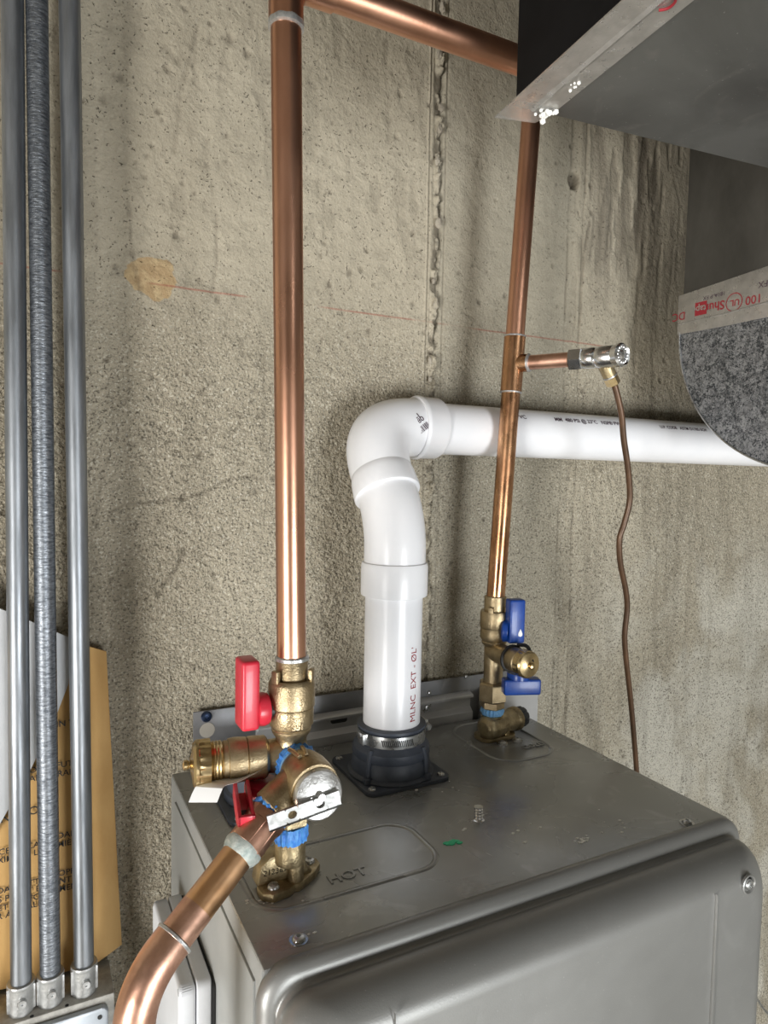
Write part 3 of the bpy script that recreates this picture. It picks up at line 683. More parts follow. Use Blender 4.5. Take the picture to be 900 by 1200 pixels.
for dx in (-.008, .002):
    tube(bm, [O+ax*.007+Vector((dx, 0, .0155)), O+ax*.016+Vector((dx*.8-.001, 0, .0175)), O+ax*.026+Vector((dx*.5-.003, 0, .0185))], .0018, 10)
obj('cast_rib', bm, M['brass'], rb)
cc = at(372, 930, .449); cax = Vector((-.06, -1, .16)).normalized()
bm = B(); lathe(bm, [(.0140, -.010), (.0185, -.006), (.0190, -.001), (.0185, .0005)], cc, cax, 48); obj('cap_seat', bm, M['brass'], rv)
bm = B(); lathe(bm, [(.0178, -.001), (.0182, .0005), (.0182, .0025), (.0168, .0045), (.010, .0062), (.004, .0066)], cc, cax, 56); cap = obj('relief_cap', bm, M['alu'], rv)
bm = B(); cyl(bm, .003, cc+cax*.005, cc+cax*.011, 16, .0005); obj('spindle', bm, M['steel'], rv)
# test lever strip with two holes
p = cc+cax*.0095; la = at(398, 934, p.y); lb = at(314, 965, p.y+.001); e = (lb-la); Lh = e.length; e.normalize()
wv = cax.cross(e).normalized(); wv = wv if wv.z > 0 else -wv; nv = e.cross(wv).normalized()
def lever_plate():
    bm = bmesh.new(); hw = .0050; hr = .0027; holes = (.015, .036); th = .0016
    n = 16; mark = []
    def P(a, b, c): return la+e*a+wv*b+nv*c
    cuts = [0]+[c for h_ in holes for c in (h_-hw, h_+hw)]+[Lh]
    for side in (-th/2, th/2):
        for i in range(0, len(cuts)-1, 2):
            bm.faces.new([bm.verts.new(P(a_, b_, side)) for a_, b_ in ((cuts[i], -hw), (cuts[i+1], -hw), (cuts[i+1], hw), (cuts[i], hw))])
        for h_ in holes:
            inner = []; outer = []
            for k in range(n):
                t = 2*PI*(k+.5)/n; c, s = math.cos(t), math.sin(t); m_ = max(abs(c), abs(s))
                inner.append(bm.verts.new(P(h_+c*hr*1.25, s*hr, side))); outer.append(bm.verts.new(P(h_+c/m_*hw, s/m_*hw, side)))
            for k in range(n): bm.faces.new((inner[k], inner[(k+1) % n], outer[(k+1) % n], outer[k]))
    for h_ in holes:
        r0 = [bm.verts.new(P(h_+math.cos(2*PI*(k+.5)/n)*hr*1.25, math.sin(2*PI*(k+.5)/n)*hr, -th/2)) for k in range(n)]
        r1 = [bm.verts.new(P(h_+math.cos(2*PI*(k+.5)/n)*hr*1.25, math.sin(2*PI*(k+.5)/n)*hr, th/2)) for k in range(n)]
        for k in range(n): bm.faces.new((r0[k], r0[(k+1) % n], r1[(k+1) % n], r1[k]))
    for b_ in (-hw, hw):
        bm.faces.new([bm.verts.new(P(a_, b_, c_)) for a_, c_ in ((0, -th/2), (Lh, -th/2), (Lh, th/2), (0, th/2))])
        bm.faces.new([bm.verts.new(P(a_, b_+(.0005 if b_ > 0 else -.0005), c_)) for a_, c_ in ((0, -th*1.6), (Lh, -th*1.6), (Lh, th/2), (0, th/2))])
    for a_ in (0, Lh):
        bm.faces.new([bm.verts.new(P(a_, b_, c_)) for b_, c_ in ((-hw, -th/2), (hw, -th/2), (hw, th/2), (-hw, th/2))])
    return bm
obj('test_lever', lever_plate(), M['cast_zinc'], rv, smooth=False)

# discharge pipe
dp = thing('discharge_pipe', 'copper discharge pipe slanting down left from the relief valve', 'pipe', (.07, .43, .62))
A0 = oc+out*.030; E0 = Vector((.079, .430, 1.301)); K0 = Vector((.062, .4255, 1.284)); D0 = Vector((.0580, .4235, .62))
dd = (E0-A0).normalized()
ringtape(dp, 'bluetape', A0+dd*.004, dd, .0142, .010)
bm = B(); lathe(bm, [(.0135, .007), (.0152, .008), (.0150, .013), (.0140, .016), (.0138, .034), (.0125, .035)], A0, dd, 8)
obj('adapter', bm, M['copper_dull'], dp, sharp=25)
bm = B(); lathe(bm, [(.0125, .014), (.0138, .015), (.0138, .033), (.0122, .034)], A0, dd, 36); obj('adapter_cup', bm, M['copper_dull'], dp)
bm = B(); lathe(bm, [(.0118, .032), (.0137, .033), (.0140, .0355), (.0130, .039), (.0115, .042)], A0, dd, 36, mod=lambda k, t: 1+.03*math.sin(k*1.1+t*300)); obj('solder_joint', bm, M['flux'], dp)
bm = B(); cyl(bm, .0113, A0+dd*.030, E0, 36); obj('slanted_tube', bm, M['copper_bright'], dp)
ps = E0-dd*.022
bm = B(); cyl(bm, .01145, ps, E0-dd*.002, 36); obj('heat_tinted_band', bm, M['copper_dull'], dp)
C1 = E0+dd*.030; Cd = Vector((C1.x-.003, C1.y, C1.z-.05))
pts = [E0-dd*.002]+corner(E0, C1, Cd, .024, 12)+[Cd]
bm = B(); tube(bm, pts, .0127, 36); obj('elbow', bm, M['copper_dull'], dp)
bm = B(); lathe(bm, [(.0112, -.003), (.0134, -.002), (.0134, -.0005), (.012, .0003)], E0, dd, 36); obj('solder_joint', bm, M['solder'], dp)
bm = B(); cyl(bm, .0113, Cd+Vector((0, 0, .004)), (Cd.x, Cd.y, .62), 36); obj('vertical_tube', bm, M['copper'], dp)

# hot riser and crossing pipe
hp = thing('copper_pipe', 'tall copper riser from the hot valve with elbow and run towards the duct', 'pipe', (HXc, HYc, 1.44))
T = Vector((.1715, .500, 1.935))
bm = B(); cyl(bm, .0113, (HXc, HYc, 1.430), T, 40); obj('riser', bm, M['copper'], hp)
bm = B(); lathe(bm, [(.0118, .0), (.0132, .0008), (.0130, .003), (.0118, .004)], (HXc, HYc, 1.4515), (0, 0, 1), 40, mod=lambda k, t: 1+.02*math.sin(k*1.7)); obj('solder_joint', bm, M['solder'], hp)
T0 = Vector((.1718, .500, 1.924)); Cc = Vector((.171, .5, 1.958)); Ce = Vector((.215, .5, 1.958))
bm = B(); tube(bm, [T0]+corner(T0, Cc, Ce, .020, 12)+[Cc+Vector((.038, 0, 0))], .0128, 36); obj('elbow', bm, M['copper'], hp)
bm = B(); lathe(bm, [(.0114, -.003), (.0132, -.002), (.0132, .0015), (.0125, .003)], T0, (0, 0, 1), 40, mod=lambda k, t: 1+.015*math.sin(k*1.3)); obj('solder_joint', bm, M['solder'], hp)
bm = B(); cyl(bm, .0113, Cc+Vector((.034, 0, 0)), (.79, .500, 1.961), 40); obj('crossing_tube', bm, M['copper'], hp)

# ------------------------------------------------------------------ cold side
CX, CY = .511, .680
cp = thing('copper_pipe', 'thinner looking copper riser above the blue-handled valve with soldered tee', 'pipe', (CX, CY, 1.44))
c0 = Vector((.5105, .680, 1.432)); c1 = Vector((.5350, .6685, 2.035)); c2 = c1+(c1-c0)*.75; cu = (c1-c0).normalized()
tz = (at(603, 427, .676)-c0).dot(cu); tp = c0+cu*tz
bm = B(); cyl(bm, .0113, c0, tp, 36); obj('lower_tube', bm, M['copper_heat'], cp)
bm = B(); cyl(bm, .0113, tp, c2, 36); obj('upper_tube', bm, M['copper'], cp)
bm = B(); cyl(bm, .0128, tp-cu*.034, tp+cu*.032, 36, .0006)
sd = Vector((.48, -.87, .0)).normalized(); cyl(bm, .0105, tp, tp+sd*.020, 28, .0005); te = obj('tee', bm, M['copper_heat'], cp)
for q in (tp-cu*.0355, tp+cu*.0315):
    bm = B(); lathe(bm, [(.0113, 0), (.0131, .0005), (.0131, .002), (.0113, .0028)], q, cu, 36, mod=lambda k, t: 1+.02*math.sin(k*1.7)); obj('solder_joint', bm, M['solder'], te)
bm = B(); lathe(bm, [(.0085, .019), (.0108, .0195), (.0108, .021), (.0085, .0225)], tp, sd, 30); obj('solder_joint', bm, M['solder'], te)
bm = B(); cyl(bm, .0085, tp+sd*.018, tp+sd*.082, 28); obj('branch_tube', bm, M['copper_dull'], te)
# small chrome stop valve
vv = thing('stop_valve', 'small chrome stop valve on the short branch of the right copper riser', 'valve', tp+sd*.07)
bm = B(); hexa(bm, .0130, tp+sd*.070, tp+sd*.086, rot=.2); obj('hex_nut', bm, M['chrome'], vv)
bm = B(); OFF = sd*.008; lathe(bm, [(.0108, .077), (.0115, .080), (.0118, .090), (.0105, .092), (.0118, .094), (.0124, .098), (.0124, .112), (.0115, .114)], tp+OFF, sd, 32); obj('valve_barrel', bm, M['chrome'], vv)
ca = Vector((.13, -.98, .02)).normalized(); cb = tp+OFF+sd*.112
bm = B(); lathe(bm, [(.0105, -.008), (.0122, -.006), (.0122, .006), (.0132, .007), (.0132, .0105), (.0112, .0125), (.0095, .0112), (.006, .0112), (.0045, .0130), (.002, .0135)], cb, ca, 40)
fc = obj('end_cap', bm, M['chrome'], vv)
fu, fv, fa = frame(ca)
for k in range(14):
    t = 2*PI*k/14; bm = B(); q = cb+ca*.0114+(fu*math.cos(t)+fv*math.sin(t))*.0085
    bmesh.ops.create_icosphere(bm, subdivisions=1, radius=.0010, matrix=Matrix.Translation(q)); obj('embossed_dot', bm, M['chrome'], fc)
sp0 = tp+sd*.106; sdn = Vector((.58, .0, -.80)).normalized()
bm = B(); cyl(bm, .0080, sp0+sdn*.008, sp0+sdn*.024, 20, .0008); obj('outlet', bm, M['brass_old'], vv)
bm = B(); hexa(bm, .0080, sp0+sdn*.0245, sp0+sdn*.036, rot=.2); obj('compression_nut', bm, M['brass_shiny'], vv)
bm = B(); lathe(bm, [(.0075, .0235), (.0083, .024), (.0083, .0253), (.0075, .026)], sp0, sdn, 24); obj('ferrule', bm, M['steel'], vv)
ts = sp0+sdn*.034; tq = [ts-sdn*.004, ts+sdn*.005]
for x, y in ((728, 484), (731, 515), (736, 550), (738, 585), (732, 612), (726, 632), (727, 660), (733, 690), (735, 712), (732, 745), (734, 775), (739, 820), (743, 865), (746, 905), (748, 960), (750, 1050)):
    tq.append(at(x, y, min(.72, ts.y + (y-470)*.00022)))
bm = B(); tube(bm, smoothpath(tq, 6), .0036, 16); tag(obj('capillary_tube', bm, M['tubebrown']), 'thin wavy brown tube hanging from the chrome stop valve behind the heater', 'tube')

cv_ = thing('service_valve', 'brass service valve with blue handles standing on the cold water port', 'valve', (CX, CY, TZ))
A = Vector((CX, CY, 0))
bm = B(); lathe(bm, [(.0122, 1.4495), (.0135, 1.4485), (.0135, 1.424), (.012, 1.424)], A, (0, 0, 1), 40); obj('solder_cup', bm, M['brass'], cv_)
bm = B(); lathe(bm, [(.0128, 1.410), (.0172, 1.4095), (.0180, 1.411), (.0180, 1.428), (.0172, 1.431), (.0135, 1.431)], A, (0, 0, 1), 44)
for t in (215, 300):
    c, s = math.cos(math.radians(t)), math.sin(math.radians(t))
    Mx = Matrix.Translation((CX+c*.0155, CY+s*.0155, 1.433)) @ Matrix.Rotation(math.radians(t), 4, 'Z')
    box(bm, (-.0018, -.0035, -.004), (.0018, .0035, .004), .0008, M=Mx)
obj('slotted_collar', bm, M['brass'], cv_)
bm = B(); lathe(bm, [(.0165, 1.411), (.0172, 1.410), (.0174, 1.398), (.0150, 1.3935), (.0155, 1.3925), (.0150, 1.390), (.0120, 1.387), (.0118, 1.338)], A, (0, 0, 1), 44)
P1 = A+Vector((0, 0, 1.380)); d1 = Vector((0, -1, 0))
lathe(bm, [(.0125, .0), (.0125, .030), (.0145, .036), (.0148, .053), (.0138, .054), (.0138, .057)], P1, d1, 36)
obj('valve_body', bm, M['brass'], cv_)
bm = B(); lathe(bm, [(.0150, .0335), (.0165, .0345), (.0167, .0370), (.0150, .038)], P1, d1, 40)
kp = obj('cap_tether', bm, M['black'], cv_)
knurl_cap(cv_, P1+d1*.056, d1, .0162, .013)
bm = B(); q = P1+d1*.036
tube(bm, smoothpath([q+Vector((.008, 0, .0155)), q+Vector((.011, -.012, .017)), q+Vector((.009, -.022, .012)), q+Vector((.003, -.033, .004))], 6), .0022, 10); obj('tether_strap', bm, M['black'], kp)
bm = B(); hexa(bm, .0185, A+Vector((0, 0, 1.318)), A+Vector((0, 0, 1.342)), rot=.15, bev=.002); obj('union_nut', bm, M['brass'], cv_)
bm = B(); hexa(bm, .0150, A+Vector((0, 0, 1.309)), A+Vector((0, 0, 1.3185)), rot=.5); obj('lower_nut', bm, M['brass'], cv_)
ringtape(cv_, 'lbluetape', A+Vector((0, 0, 1.305)), (0, 0, 1), .0138, .008)
bm = B(); lathe(bm, [(.0128, 1.296), (.0135, 1.297), (.0135, 1.300), (.0120, 1.301)], A, (0, 0, 1), 32); obj('nipple', bm, M['brass_shiny'], cv_)
# inlet body lying on the heater
ed = Vector((.975, .22, .0)).normalized(); es = Vector((CX-.006, CY-.004, 1.2865))
bm = B(); lathe(bm, [(.0075, -.012), (.0085, -.0115), (.0125, -.009), (.0150, -.004), (.0155, .004), (.0150, .014), (.0140, .022), (.0135, .042), (.0150, .044), (.0152, .050), (.0140, .0515)], es, ed, 40)
prism(bm, rrect(.493, .545, .668, .700, .012), TZ, TZ+.005, 'z', .0008)
ib = obj('inlet_body', bm, M['brass_old'], cv_)
bm = B(); lathe(bm, [(.0122, .051), (.0130, .052), (.0130, .062), (.0118, .064), (.006, .065)], es, ed, 40, mod=lambda k, t: 1-(.1 if k % 5 == 0 else 0)); obj('filter_knob', bm, M['darkplastic'], cv_)
obj('cast_lettering', text_geo('X1', .010, .0005, lambda x, y, z: es+ed*(.008+x)+Vector((.36, -.93, 0)).normalized()*(.0143+z)+Vector((0, 0, y))), M['brass_old'], ib)
q = onz(590, 868, TZ); screw(None, ib, .0046, loc=(.5145, .662, TZ), washer=True); screw(None, ib, .0046, loc=(.5375, .662, TZ), washer=True)
bm = B(); cyl(bm, .004, (.527, .672, TZ), (.529, .672, TZ+.013), 14, .0006); obj('drain_stub', bm, M['brass_shiny'], cv_)
# blue handles
q = at(603, 727, .655)
bm = B(); lathe(bm, [(.006, .010), (.006, .024)], (CX, CY, 1.405), (.75, -.66, 0), 20); obj('stem', bm, M['brass_old'], cv_)
hx, hy = q.x, q.y; Mz = Matrix.Translation((hx, hy, 0)) @ Matrix.Rotation(math.radians(-12), 4, 'Z')
bm = B(); box(bm, (-.0095, -.008, 1.396), (.0105, .0075, 1.449), .0025, 3, M=Mz)
bh = obj('handle', bm, M['blue'], cv_, label='upper blue lever handle')
bm = B(); lathe(bm, [(.0130, 0), (.0135, .001), (.0135, .006), (.011, .008)], (hx-.004, hy+.006, 1.409), (-.6, .55, 0), 28); obj('handle_hub', bm, M['blue'], bh)
c_, s_ = math.cos(math.radians(-12)), math.sin(math.radians(-12))
def face(x, y, z): return Vector((hx+c_*x-s_*(-.0083-z), hy+s_*x+c_*(-.0083-z), 1.408+y))
bm = B(); pl = [(.0035*math.sin(2*PI*k/20)*(.55 if k < 5 or k > 15 else .9)*math.sin(PI*((k % 20)/20))**.1 if k else 0, .0036*math.cos(2*PI*k/20)) for k in range(20)]
pl = [(.0034, .000), (.0024, -.0026), (0, -.0036), (-.0024, -.0026), (-.0028, .0), (-.0016, .0028), (0, .0058), (.0016, .0028), (.0028, 0)]
bm = B(); bm.faces.new([bm.verts.new(face(x+.004, y, 0)) for x, y in pl[1:]]); bm.faces.new([bm.verts.new(face(x+.004, y, .0002)) for x, y in pl[1:]])
obj('drop_mark', bm, M['white'], bh, smooth=False)
q = at(612, 803, .642)
bm = B(); lathe(bm, [(.0130, 0), (.0135, .002), (.0135, .007), (.011, .008)], (CX+.010, P1.y-.036, 1.3620), (0, 0, -1), 28); b2 = obj('handle', bm, M['blue'], cv_, label='lower blue lever handle')
a_ = at(589, 812, .648); c_ = at(632, 800, .632)
bm = B(); Mz = Matrix.Translation(((a_.x+c_.x)/2, (a_.y+c_.y)/2, 0)) @ Matrix.Rotation(math.atan2(c_.y-a_.y, c_.x-a_.x), 4, 'Z'); hl = math.hypot(c_.x-a_.x, c_.y-a_.y)/2
box(bm, (-hl, -.008, 1.337), (hl, .008, 1.3560), .0025, 3, M=Mz); obj('lever', bm, M['blue'], b2)

# ------------------------------------------------------------------ vent pipe
vp = thing('vent_pipe', 'white plastic vent pipe rising from heater and elbowing right along the wall', 'pipe', (VX, VY, TZ))
r0 = .0312; HZ = 1.653; HY = .7215
bm = B(); cyl(bm, r0, (VX, VY, TZ+.04), (VX, VY, 1.49), 56); ver = obj('vertical_tube', bm, M['pvc'], vp)
bm = B(); lathe(bm, [(.0325, 1.466), (.0358, 1.467), (.0362, 1.470), (.0362, 1.498), (.0352, 1.502), (.0330, 1.503)], (VX, VY, 0), (0, 0, 1), 56); obj('socket', bm, M['pvc'], vp)
k0 = Vector((VX, VY, 1.545)); k1 = Vector((VX, HY, HZ)); kd = (k1-k0).normalized()
pts = [Vector((VX, VY, 1.495))]+corner((VX, VY, 1.45), k0, k1, .030, 12)+[k0+kd*.045]
bm = B(); tube(bm, pts, .0333, 56); obj('lower_elbow', bm, M['pvc'], vp)
s0 = k0+kd*.034
bm = B(); lathe(bm, [(.0330, 0), (.0368, .0008), (.0373, .004), (.0362, .020), (.0348, .028), (.0335, .030)], s0, kd, 56); obj('socket', bm, M['pvc'], vp)
e0 = s0+kd*.022; e1 = Vector((VX+.018, HY+.002, HZ))
ctrl = [e0, e0+kd*.020, Vector((VX+.000, HY-.016, HZ-.028)), Vector((VX+.010, HY-.003, HZ-.010)), Vector((VX+.032, HY, HZ)), Vector((VX+.060, HY, HZ)), Vector((VX+.085, HY, HZ))]
bz = [e0, e0+kd*.045, Vector((VX+.005, HY, HZ)), Vector((VX+.070, HY, HZ))]
pts = []
for k in range(25):
    t = k/24; pts.append(bz[0]*(1-t)**3+3*bz[1]*t*(1-t)**2+3*bz[2]*t*t*(1-t)+bz[3]*t**3)
bm = B(); tube(bm, pts, .0345, 56, radii=[.0345+.0015*math.sin(PI*k/24) for k in range(25)]); el = obj('upper_elbow', bm, M['pvc'], vp)
bm = B(); lathe(bm, [(.0340, .0605), (.0372, .061), (.0384, .063), (.0384, .066), (.0372, .068), (.0368, .090), (.0355, .0925), (.031, .0927)], (VX, HY, HZ), (1, 0, 0), 56); obj('socket', bm, M['pvc'], vp)
bm = B(); cyl(bm, r0, (VX+.075, HY, HZ), (1.65, HY, HZ-.004), 56); hor = obj('horizontal_tube', bm, M['pvc'], vp)
# print on the vertical tube, reading upwards
def vtext(x, y, z):
    th = math.radians(-72)+(-y)/r0*-1*-1; return Vector((VX+(r0+.0003)*math.cos(th), VY+(r0+.0003)*math.sin(th), 1.334+x))
obj('red_print', text_geo('MLNC  EXT - \u00d8L\u2019', .0108, 0, vtext, 0), M['inkred'], ver, smooth=False)
def htext(s, x0, size, y0=0.0, m='inkdk', name='dark_print'):
    def fn(x, y, z):
        th = math.radians(143)-(y0+y)/r0            # angle from +Y axis through up towards the viewer
        zc = HZ-.004*(x0+x-VX-.09)/(1.65-VX-.09)
        return Vector((x0+x, HY+(r0+.0004)*math.cos(th), zc+(r0+.0004)*math.sin(th)))
    obj(name, text_geo(s, size, 0, fn, .00012), M[m], hor, smooth=False)
htext('PVC', .548, .0085)
htext('MM  480 PSI @ 23\u00b0C   NSF\u00ae PW-G', .610, .0085)
htext('U.P. CODE   ASTM D1785-SCH', .805, .0075)
# stamped code on the elbow
def etext(px0, py0, ang):
    def fn(x, y, z):
        ca, sa = math.cos(ang), math.sin(ang); s = 1150.
        X_ = px0+(x*ca-y*sa)*s; Y_ = py0-(x*sa+y*ca)*s
        c = Vector((VX+.060, HY, HZ)); r = Vector(at(X_, Y_, 1.0))-Vector(CAM); o_ = Vector(CAM)
        # meet the cylinder of the elbow's end along X
        a = r.y**2+r.z**2; oy, oz = o_.y-HY, o_.z-HZ; b_ = 2*(oy*r.y+oz*r.z); c_ = oy*oy+oz*oz-.0359**2
        D = b_*b_-4*a*c_; t = (-b_-math.sqrt(max(D, 0)))/(2*a); return o_+r*t
    return fn
for s_, px, py, sz in (('PVC-I', 474, 500, .0080), ('D2665 80', 470, 510, .0072)):
    obj('stamped_print', text_geo(s_, sz, 0, etext(px, py, math.radians(38)), .0001), M['inkdk'], el, smooth=False)
bar = B()
f_ = etext(478, 516, math.radians(38)); x_ = 0
while x_ < .027:
    w_ = random.choice((.0003, .0005, .0009)); bar.faces.new([bar.verts.new(f_(a_, b_, 0)) for a_, b_ in ((x_, -.0032), (x_+w_, -.0032), (x_+w_, .0034), (x_, .0034))]); x_ += w_+random.choice((.0004, .0007))
obj('stamped_bars', bar, M['inkdk'], el, smooth=False)

# ------------------------------------------------------------------ conduits, box, papers
labels = ('smooth galvanised conduit at the far left edge', 'dull rough-surfaced galvanised conduit between the two smooth ones', 'smooth shiny galvanised conduit, the one nearest the copper riser')
for i, (xa, xb, m_, yy) in enumerate(((-.007, -.010, 'zinc', .722), (.0125, .0155, 'zinc_rough', .722), (.0395, .0460, 'zinc', .722))):
    c = thing('conduit', labels[i], 'conduit', (xb, yy, 1.072), 'vertical metal conduits')
    zt = 2.56; ext = (xa-xb)/(2.02-1.12)
    bm = B(); cyl(bm, .0094, (xb, yy, 1.085), (xb+ext*(zt-1.12), yy, zt), 32); obj('tube', bm, M[m_], c)
    bm = B(); lathe(bm, [(.0115, -.002), (.0115, .010), (.0118, .012), (.0118, .023), (.0121, .0245), (.0125, .026), (.0121, .0275), (.0098, .028)], (xb, yy, 1.074), (0, 0, 1), 32)
    for sx in (-1, 1): box(bm, (xb+sx*.0110-.0014, yy-.006, 1.075), (xb+sx*.0110+.0014, yy+.006, 1.099), .0006)
    cn = obj('connector', bm, M['cast_zinc'], c)
    bm = B(); lathe(bm, [(.0042, 0), (.0042, .0025), (.0038, .003), (.0012, .003), (.001, .002)], (xb+.001, yy-.0118, 1.087), (0, -1, 0), 16)
    sc_ = obj('set_screw', bm, M['steel'], cn)
jb = thing('junction_box', 'grey metal electrical box below the three conduits', 'electrical box', (-.03, .72, .90))
bm = B(); box(bm, (-.16, .706, .90), (.073, .760, 1.072), .002); obj('enclosure', bm, M['dust'], jb)
bm = B(); prism(bm, rrect(-.1, .0665, .905, 1.0655, .006), .6985, .7055, 'y', .0022); ld = obj('cover_plate', bm, M['boxgrey'], jb)
bm = B(); prism(bm, rrect(-.025, .052, .915, 1.051, .008), .6963, .6992, 'y', .0012); obj('raised_panel', bm, M['boxgrey'], ld)
bm = B(); cyl(bm, .0022, (.0585, .6992, 1.057), (.0585, .6978, 1.057), 16); obj('screw_hole', bm, M['black'], ld)
screw(None, ld, .0045, loc=(-.020, .6985, 1.044), ax=(0, -1, 0))
for x_ in (.0295, -.001):
    bm = B(); cyl(bm, .0018, (x_, .708, 1.0722), (x_, .708, 1.0726), 12); obj('pin_hole', bm, M['black'], jb)
# manila envelope
def sheet(pts, y0, th, bow, n=14):
    bm = B(); prism(bm, pts, y0, y0-th, 'y'); bmesh.ops.triangulate(bm, faces=bm.faces[:])
    bmesh.ops.subdivide_edges(bm, edges=bm.edges[:], cuts=3, use_grid_fill=True)
    for v in bm.verts: v.co.y -= bow(v.co.x, v.co.z)
    return bm
ep = [(-.155, 1.425), (at(103, 756, .757).x, at(103, 756, .757).z), (at(124, 762, .757).x, at(124, 762, .757).z), (at(134, 950, .757).x, at(134, 950, .757).z), (at(142, 1103, .757).x, at(142, 1103, .757).z), (at(112, 1133, .757).x, 1.076), (-.155, 1.076)]
en = thing('envelope', 'brown manila envelope with black printing tucked behind the conduits', 'envelope', (-.03, .755, 1.076))
obj('paper', sheet(ep, .756, .0025, lambda x, z: .0015*math.sin(z*40+x*30)+.001), M['manila'], en, sharp=60)
def etxt(s, px, py, sz):
    p_ = at(px, py, .7505); obj('lettering', text_geo(s, sz, 0, lambda x, y, z: Vector((p_.x+x, .7498, p_.z+y)), .0001), M['inkblk'], en, smooth=False)
for s_, px, py, sz in (('IN TH', 66, 849, .0085), ('FUTU', 66, 897, .0085), ('RANT', 67, 907, .0085), ('OM', 34, 903, .0085), ('AN', 34, 913, .0085),
                       ('N', 0, 960, .012), ('OIR', 33, 951, .012), ('DANS', 67, 980, .0085), ('MI\u00c8R', 67, 990, .0085), ('CALL', 31, 992, .0085), ('S LA', 31, 1001, .0085),
                       ('CE', -2, 999, .0085), ('XIM', -4, 1009, .0085), ('OPP', 68, 1024, .0085), ('NT Y', 69, 1033, .0085), ('MEN', 69, 1042, .0085),
                       ('TTE', 33, 1035, .0085), ('T \u00c9Q', 32, 1044, .0085), ('ECT', 33, 1053, .0085), ('ALLA', 31, 1062, .0085),
                       ('DAN', -4, 1045, .0085), ('S PI', -3, 1055, .0085), ('ET D', -3, 1065, .0085), ('R \u00c0 L', -4, 1075, .0085)):
    etxt(s_, px, py, sz)
sp_ = [(at(x, y, .748).x, at(x, y, .748).z) for x, y in ((-45, 690), (0, 713), (22, 722), (84, 748), (80, 800), (66, 836), (34, 905), (0, 965), (-45, 1030))]
tag(obj('plastic_sleeve', sheet(sp_, .7485, .0015, lambda x, z: .004*math.exp(-((z-1.36)/.05)**2)), M['paper'], sharp=60), 'pale grey document sleeve wedged behind the two left conduits', 'sleeve')

# ------------------------------------------------------------------ white box on heater's left side
wb = thing('control_box', 'white plastic control box fixed to the left side of the water heater', 'control box', (.118, .61, .95))
bm = B(); prism(bm, rrect(.540, .672, .95, 1.181, .006), .1185, .1305, 'x', .0012); obj('box_base', bm, M['plastic'], wb, sharp=50)
bm = B(); prism(bm, rrect(.5405, .6715, .951, 1.180, .006), .1040, .118, 'x', .003); obj('box_cover', bm, M['plastic'], wb, sharp=50)
bm = B(); prism(bm, rrect(.537, .672, .95, 1.178, .004), .1307, .1328, 'x'); obj('gasket', bm, M['black'], wb)

# ------------------------------------------------------------------ ducts
yw = math.radians(-6); U = Vector((math.cos(yw), math.sin(yw), 0)); Vv = Vector((math.sin(yw), -math.cos(yw), 0))
C0 = Vector((.354, .460, 1.894)); MD = Matrix.Translation(C0) @ Matrix(((U.x, Vv.x, 0, 0), (U.y, Vv.y, 0, 0), (0, 0, 1, 0), (0, 0, 0, 1)))
du = thing('supply_duct', 'large rectangular sheet metal duct overhead with black left side', 'duct', C0)
bm = B(); box(bm, (0, 0, .0012), (.95, .80, .42), 0, M=MD); bmesh.ops.recalc_face_normals(bm, faces=bm.faces[:])
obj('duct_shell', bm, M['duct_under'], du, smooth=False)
bm = B(); box(bm, (-.0022, .0, .004), (-.0002, .80, .42), .0004, M=MD); obj('black_side_panel', bm, M['blackshine'], du, label='near-black left side panel')  # near-black sheet laid over the left side of the shell
bm = B(); prism(bm, [(-.011, -.002), (-.011, -.0008), (.002, .0006), (.030, .0006), (.030, -.0006), (.014, -.0014), (.011, -.0028), (.008, -.0014), (-.004, -.0016)], .004, .80, 'y'); bmesh.ops.transform(bm, matrix=MD, verts=bm.verts[:])
fs = obj('foil_tape_strip', bm, M['tape'], du, smooth=False)
bm = B(); prism(bm, [(-.011, -.018), (.024, -.012), (.030, .012), (-.011, .012)], -.0019, -.0010, 'z'); bmesh.ops.transform(bm, matrix=MD, verts=bm.verts[:]); obj('loose_film_end', bm, M['film'], du, label='clear loose end of tape')
bm = B()
for _ in range(16):
    bmesh.ops.create_icosphere(bm, subdivisions=1, radius=random.uniform(.0012, .0028), matrix=MD @ Matrix.Translation((.022+random.gauss(0, .003), .004+random.gauss(0, .005), -.003+random.gauss(0, .001))))
for _ in range(7):
    bmesh.ops.create_icosphere(bm, subdivisions=1, radius=random.uniform(.0006, .0016), matrix=MD @ Matrix.Translation((.020+random.gauss(0, .003), .045+random.gauss(0, .006), -.0015)))
obj('sealant_blob', bm, M['speck'], du, kind='stuff')
q0 = [onz(x, y, 1.8915) for x, y in ((772, 12), (782, 10), (790, 4), (793, -4))]
bm = B(); tube(bm, smoothpath(q0, 4), .0009, 8); obj('pen_mark', bm, M['inkred'], du)
# round-bottomed boot
rb_ = thing('round_bottom_duct', 'spangled galvanised duct boot with rounded underside at right edge', 'duct', (1.0, .58, 1.61))
XC = .806; RC = .19; cy, cz_ = .480, 1.800
prof = [(.4402, cz_), (.4402, cz_-RC+.004)]+[(cy+RC*math.cos(t), cz_+RC*math.sin(t)) for t in np.linspace(-PI/2, 0, 28)]
bm = B(); prism(bm, prof, XC, XC+.34, 'x'); bo = obj('rounded_boot', bm, M['spangle'], rb_, sharp=30)
rim = [(XC-.001, a_, b_) for a_, b_ in prof[2:]]
bm = B(); tube(bm, [Vector(p_) for p_ in rim], .0012, 8); obj('rim', bm, M['steel'], bo)
bm = B(); prism(bm, [(.4402, cz_), (cy+RC-.002, cz_), (cy+RC-.002, 2.56), (.4402, 2.56)], XC+.001, XC+.34, 'x', .001); obj('riser_shell', bm, M['duct_shade'], rb_)
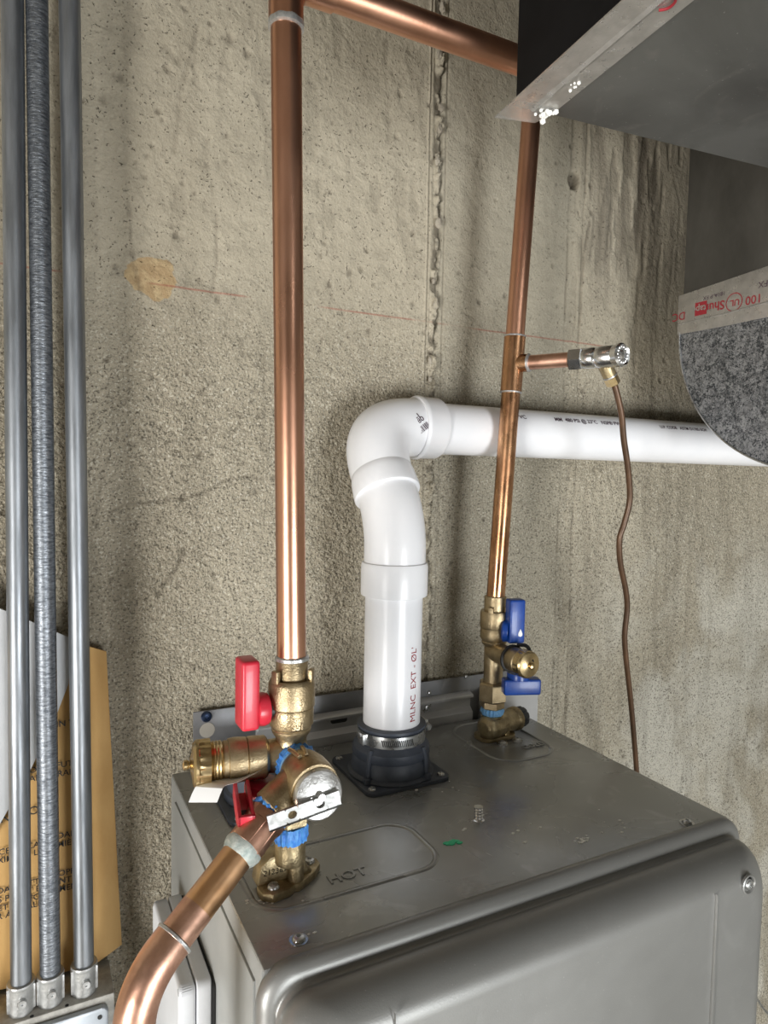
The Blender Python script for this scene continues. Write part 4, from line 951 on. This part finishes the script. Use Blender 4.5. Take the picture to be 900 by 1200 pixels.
bm = B(); prism(bm, [(.4398, cz_-.002), (.60, cz_-.004), (.6735, cz_-.003), (.6735, cz_+.050), (.60, cz_+.055), (.4398, cz_+.066)], XC-.0016, XC-.0004, 'x', .0003)
box(bm, (XC-.0016, .6715, cz_-.003), (XC+.10, .6735, cz_+.050), .0003)
ft = obj('foil_tape_band', bm, M['tape'], rb_)
bm = B(); tube(bm, [(XC-.0010, .673, cz_+.011), (XC-.0014, .60, cz_+.012), (XC-.0012, .52, cz_+.016), (XC-.0012, .44, cz_+.014)], .0014, 8); obj('tape_crease', bm, M['tape'], ft)
def ttext(s, px, py, sz, bold=.0003, m='inkred'):
    "printed upside down: reads from the viewer's right to left"
    q = Vector(CAM)+(Vector(at(px, py, 1))-Vector(CAM))*(XC-.0022)/Vector(at(px, py, 1)).x
    obj('red_print', text_geo(s, sz, 0, lambda x, y, z: Vector((XC-.0019, q.y+x, q.z-y)), bold), M[m], ft, smooth=False)
ttext('Shur', 849, 356, .0160); 
ttext('100', 893, 348, .0150, .0001); ttext('DC', 803, 369, .0150, .0001); ttext('UL', 866.5, 353, .0110, .0002)
ttext('181A-P FX', 850, 343, .0075, 0, 'inkdk'); ttext('FX', 900, 331, .011, 0, 'inkdk')
def xat(px, py): v_ = Vector(at(px, py, 1))-Vector(CAM); return Vector(CAM)+v_*((XC-.0022)/v_.x)
q = xat(860, 354); bm = B()
n = 28
for r1_, r2_ in ((.0118, .0106),):
    a1 = [bm.verts.new((XC-.0019, q.y+r1_*math.cos(2*PI*k/n), q.z+r1_*math.sin(2*PI*k/n))) for k in range(n)]
    a2 = [bm.verts.new((XC-.0019, q.y+r2_*math.cos(2*PI*k/n), q.z+r2_*math.sin(2*PI*k/n))) for k in range(n)]
    for k in range(n): bm.faces.new((a1[k], a1[(k+1) % n], a2[(k+1) % n], a2[k]))
obj('red_ring', bm, M['inkred'], ft, smooth=False)
qa = xat(828, 360); qb = xat(814, 366)
bm = B(); bm.faces.new([bm.verts.new(p_) for p_ in ((XC-.0018, qb.y, qa.z-.0085), (XC-.0018, qa.y, qa.z-.0085), (XC-.0018, qa.y, qa.z+.009), (XC-.0018, qb.y, qa.z+.009))]); obj('red_block', bm, M['inkred'], ft, smooth=False)
q = qa
obj('light_print', text_geo('tape', .0125, 0, lambda x, y, z: Vector((XC-.0021, qa.y+.001+x, qa.z-y)), .0002), M['tape'], ft, smooth=False)

# ------------------------------------------------------------------ cable low on the right
bm = B(); tube(bm, smoothpath([at(880, 1158, .70), at(888, 1172, .70), at(900, 1188, .70), at(925, 1206, .70), at(990, 1225, .70)], 6), .0022, 10)
tag(obj('cable', bm, M['steel']), 'thin grey cable low at the right beyond the heater', 'cable')
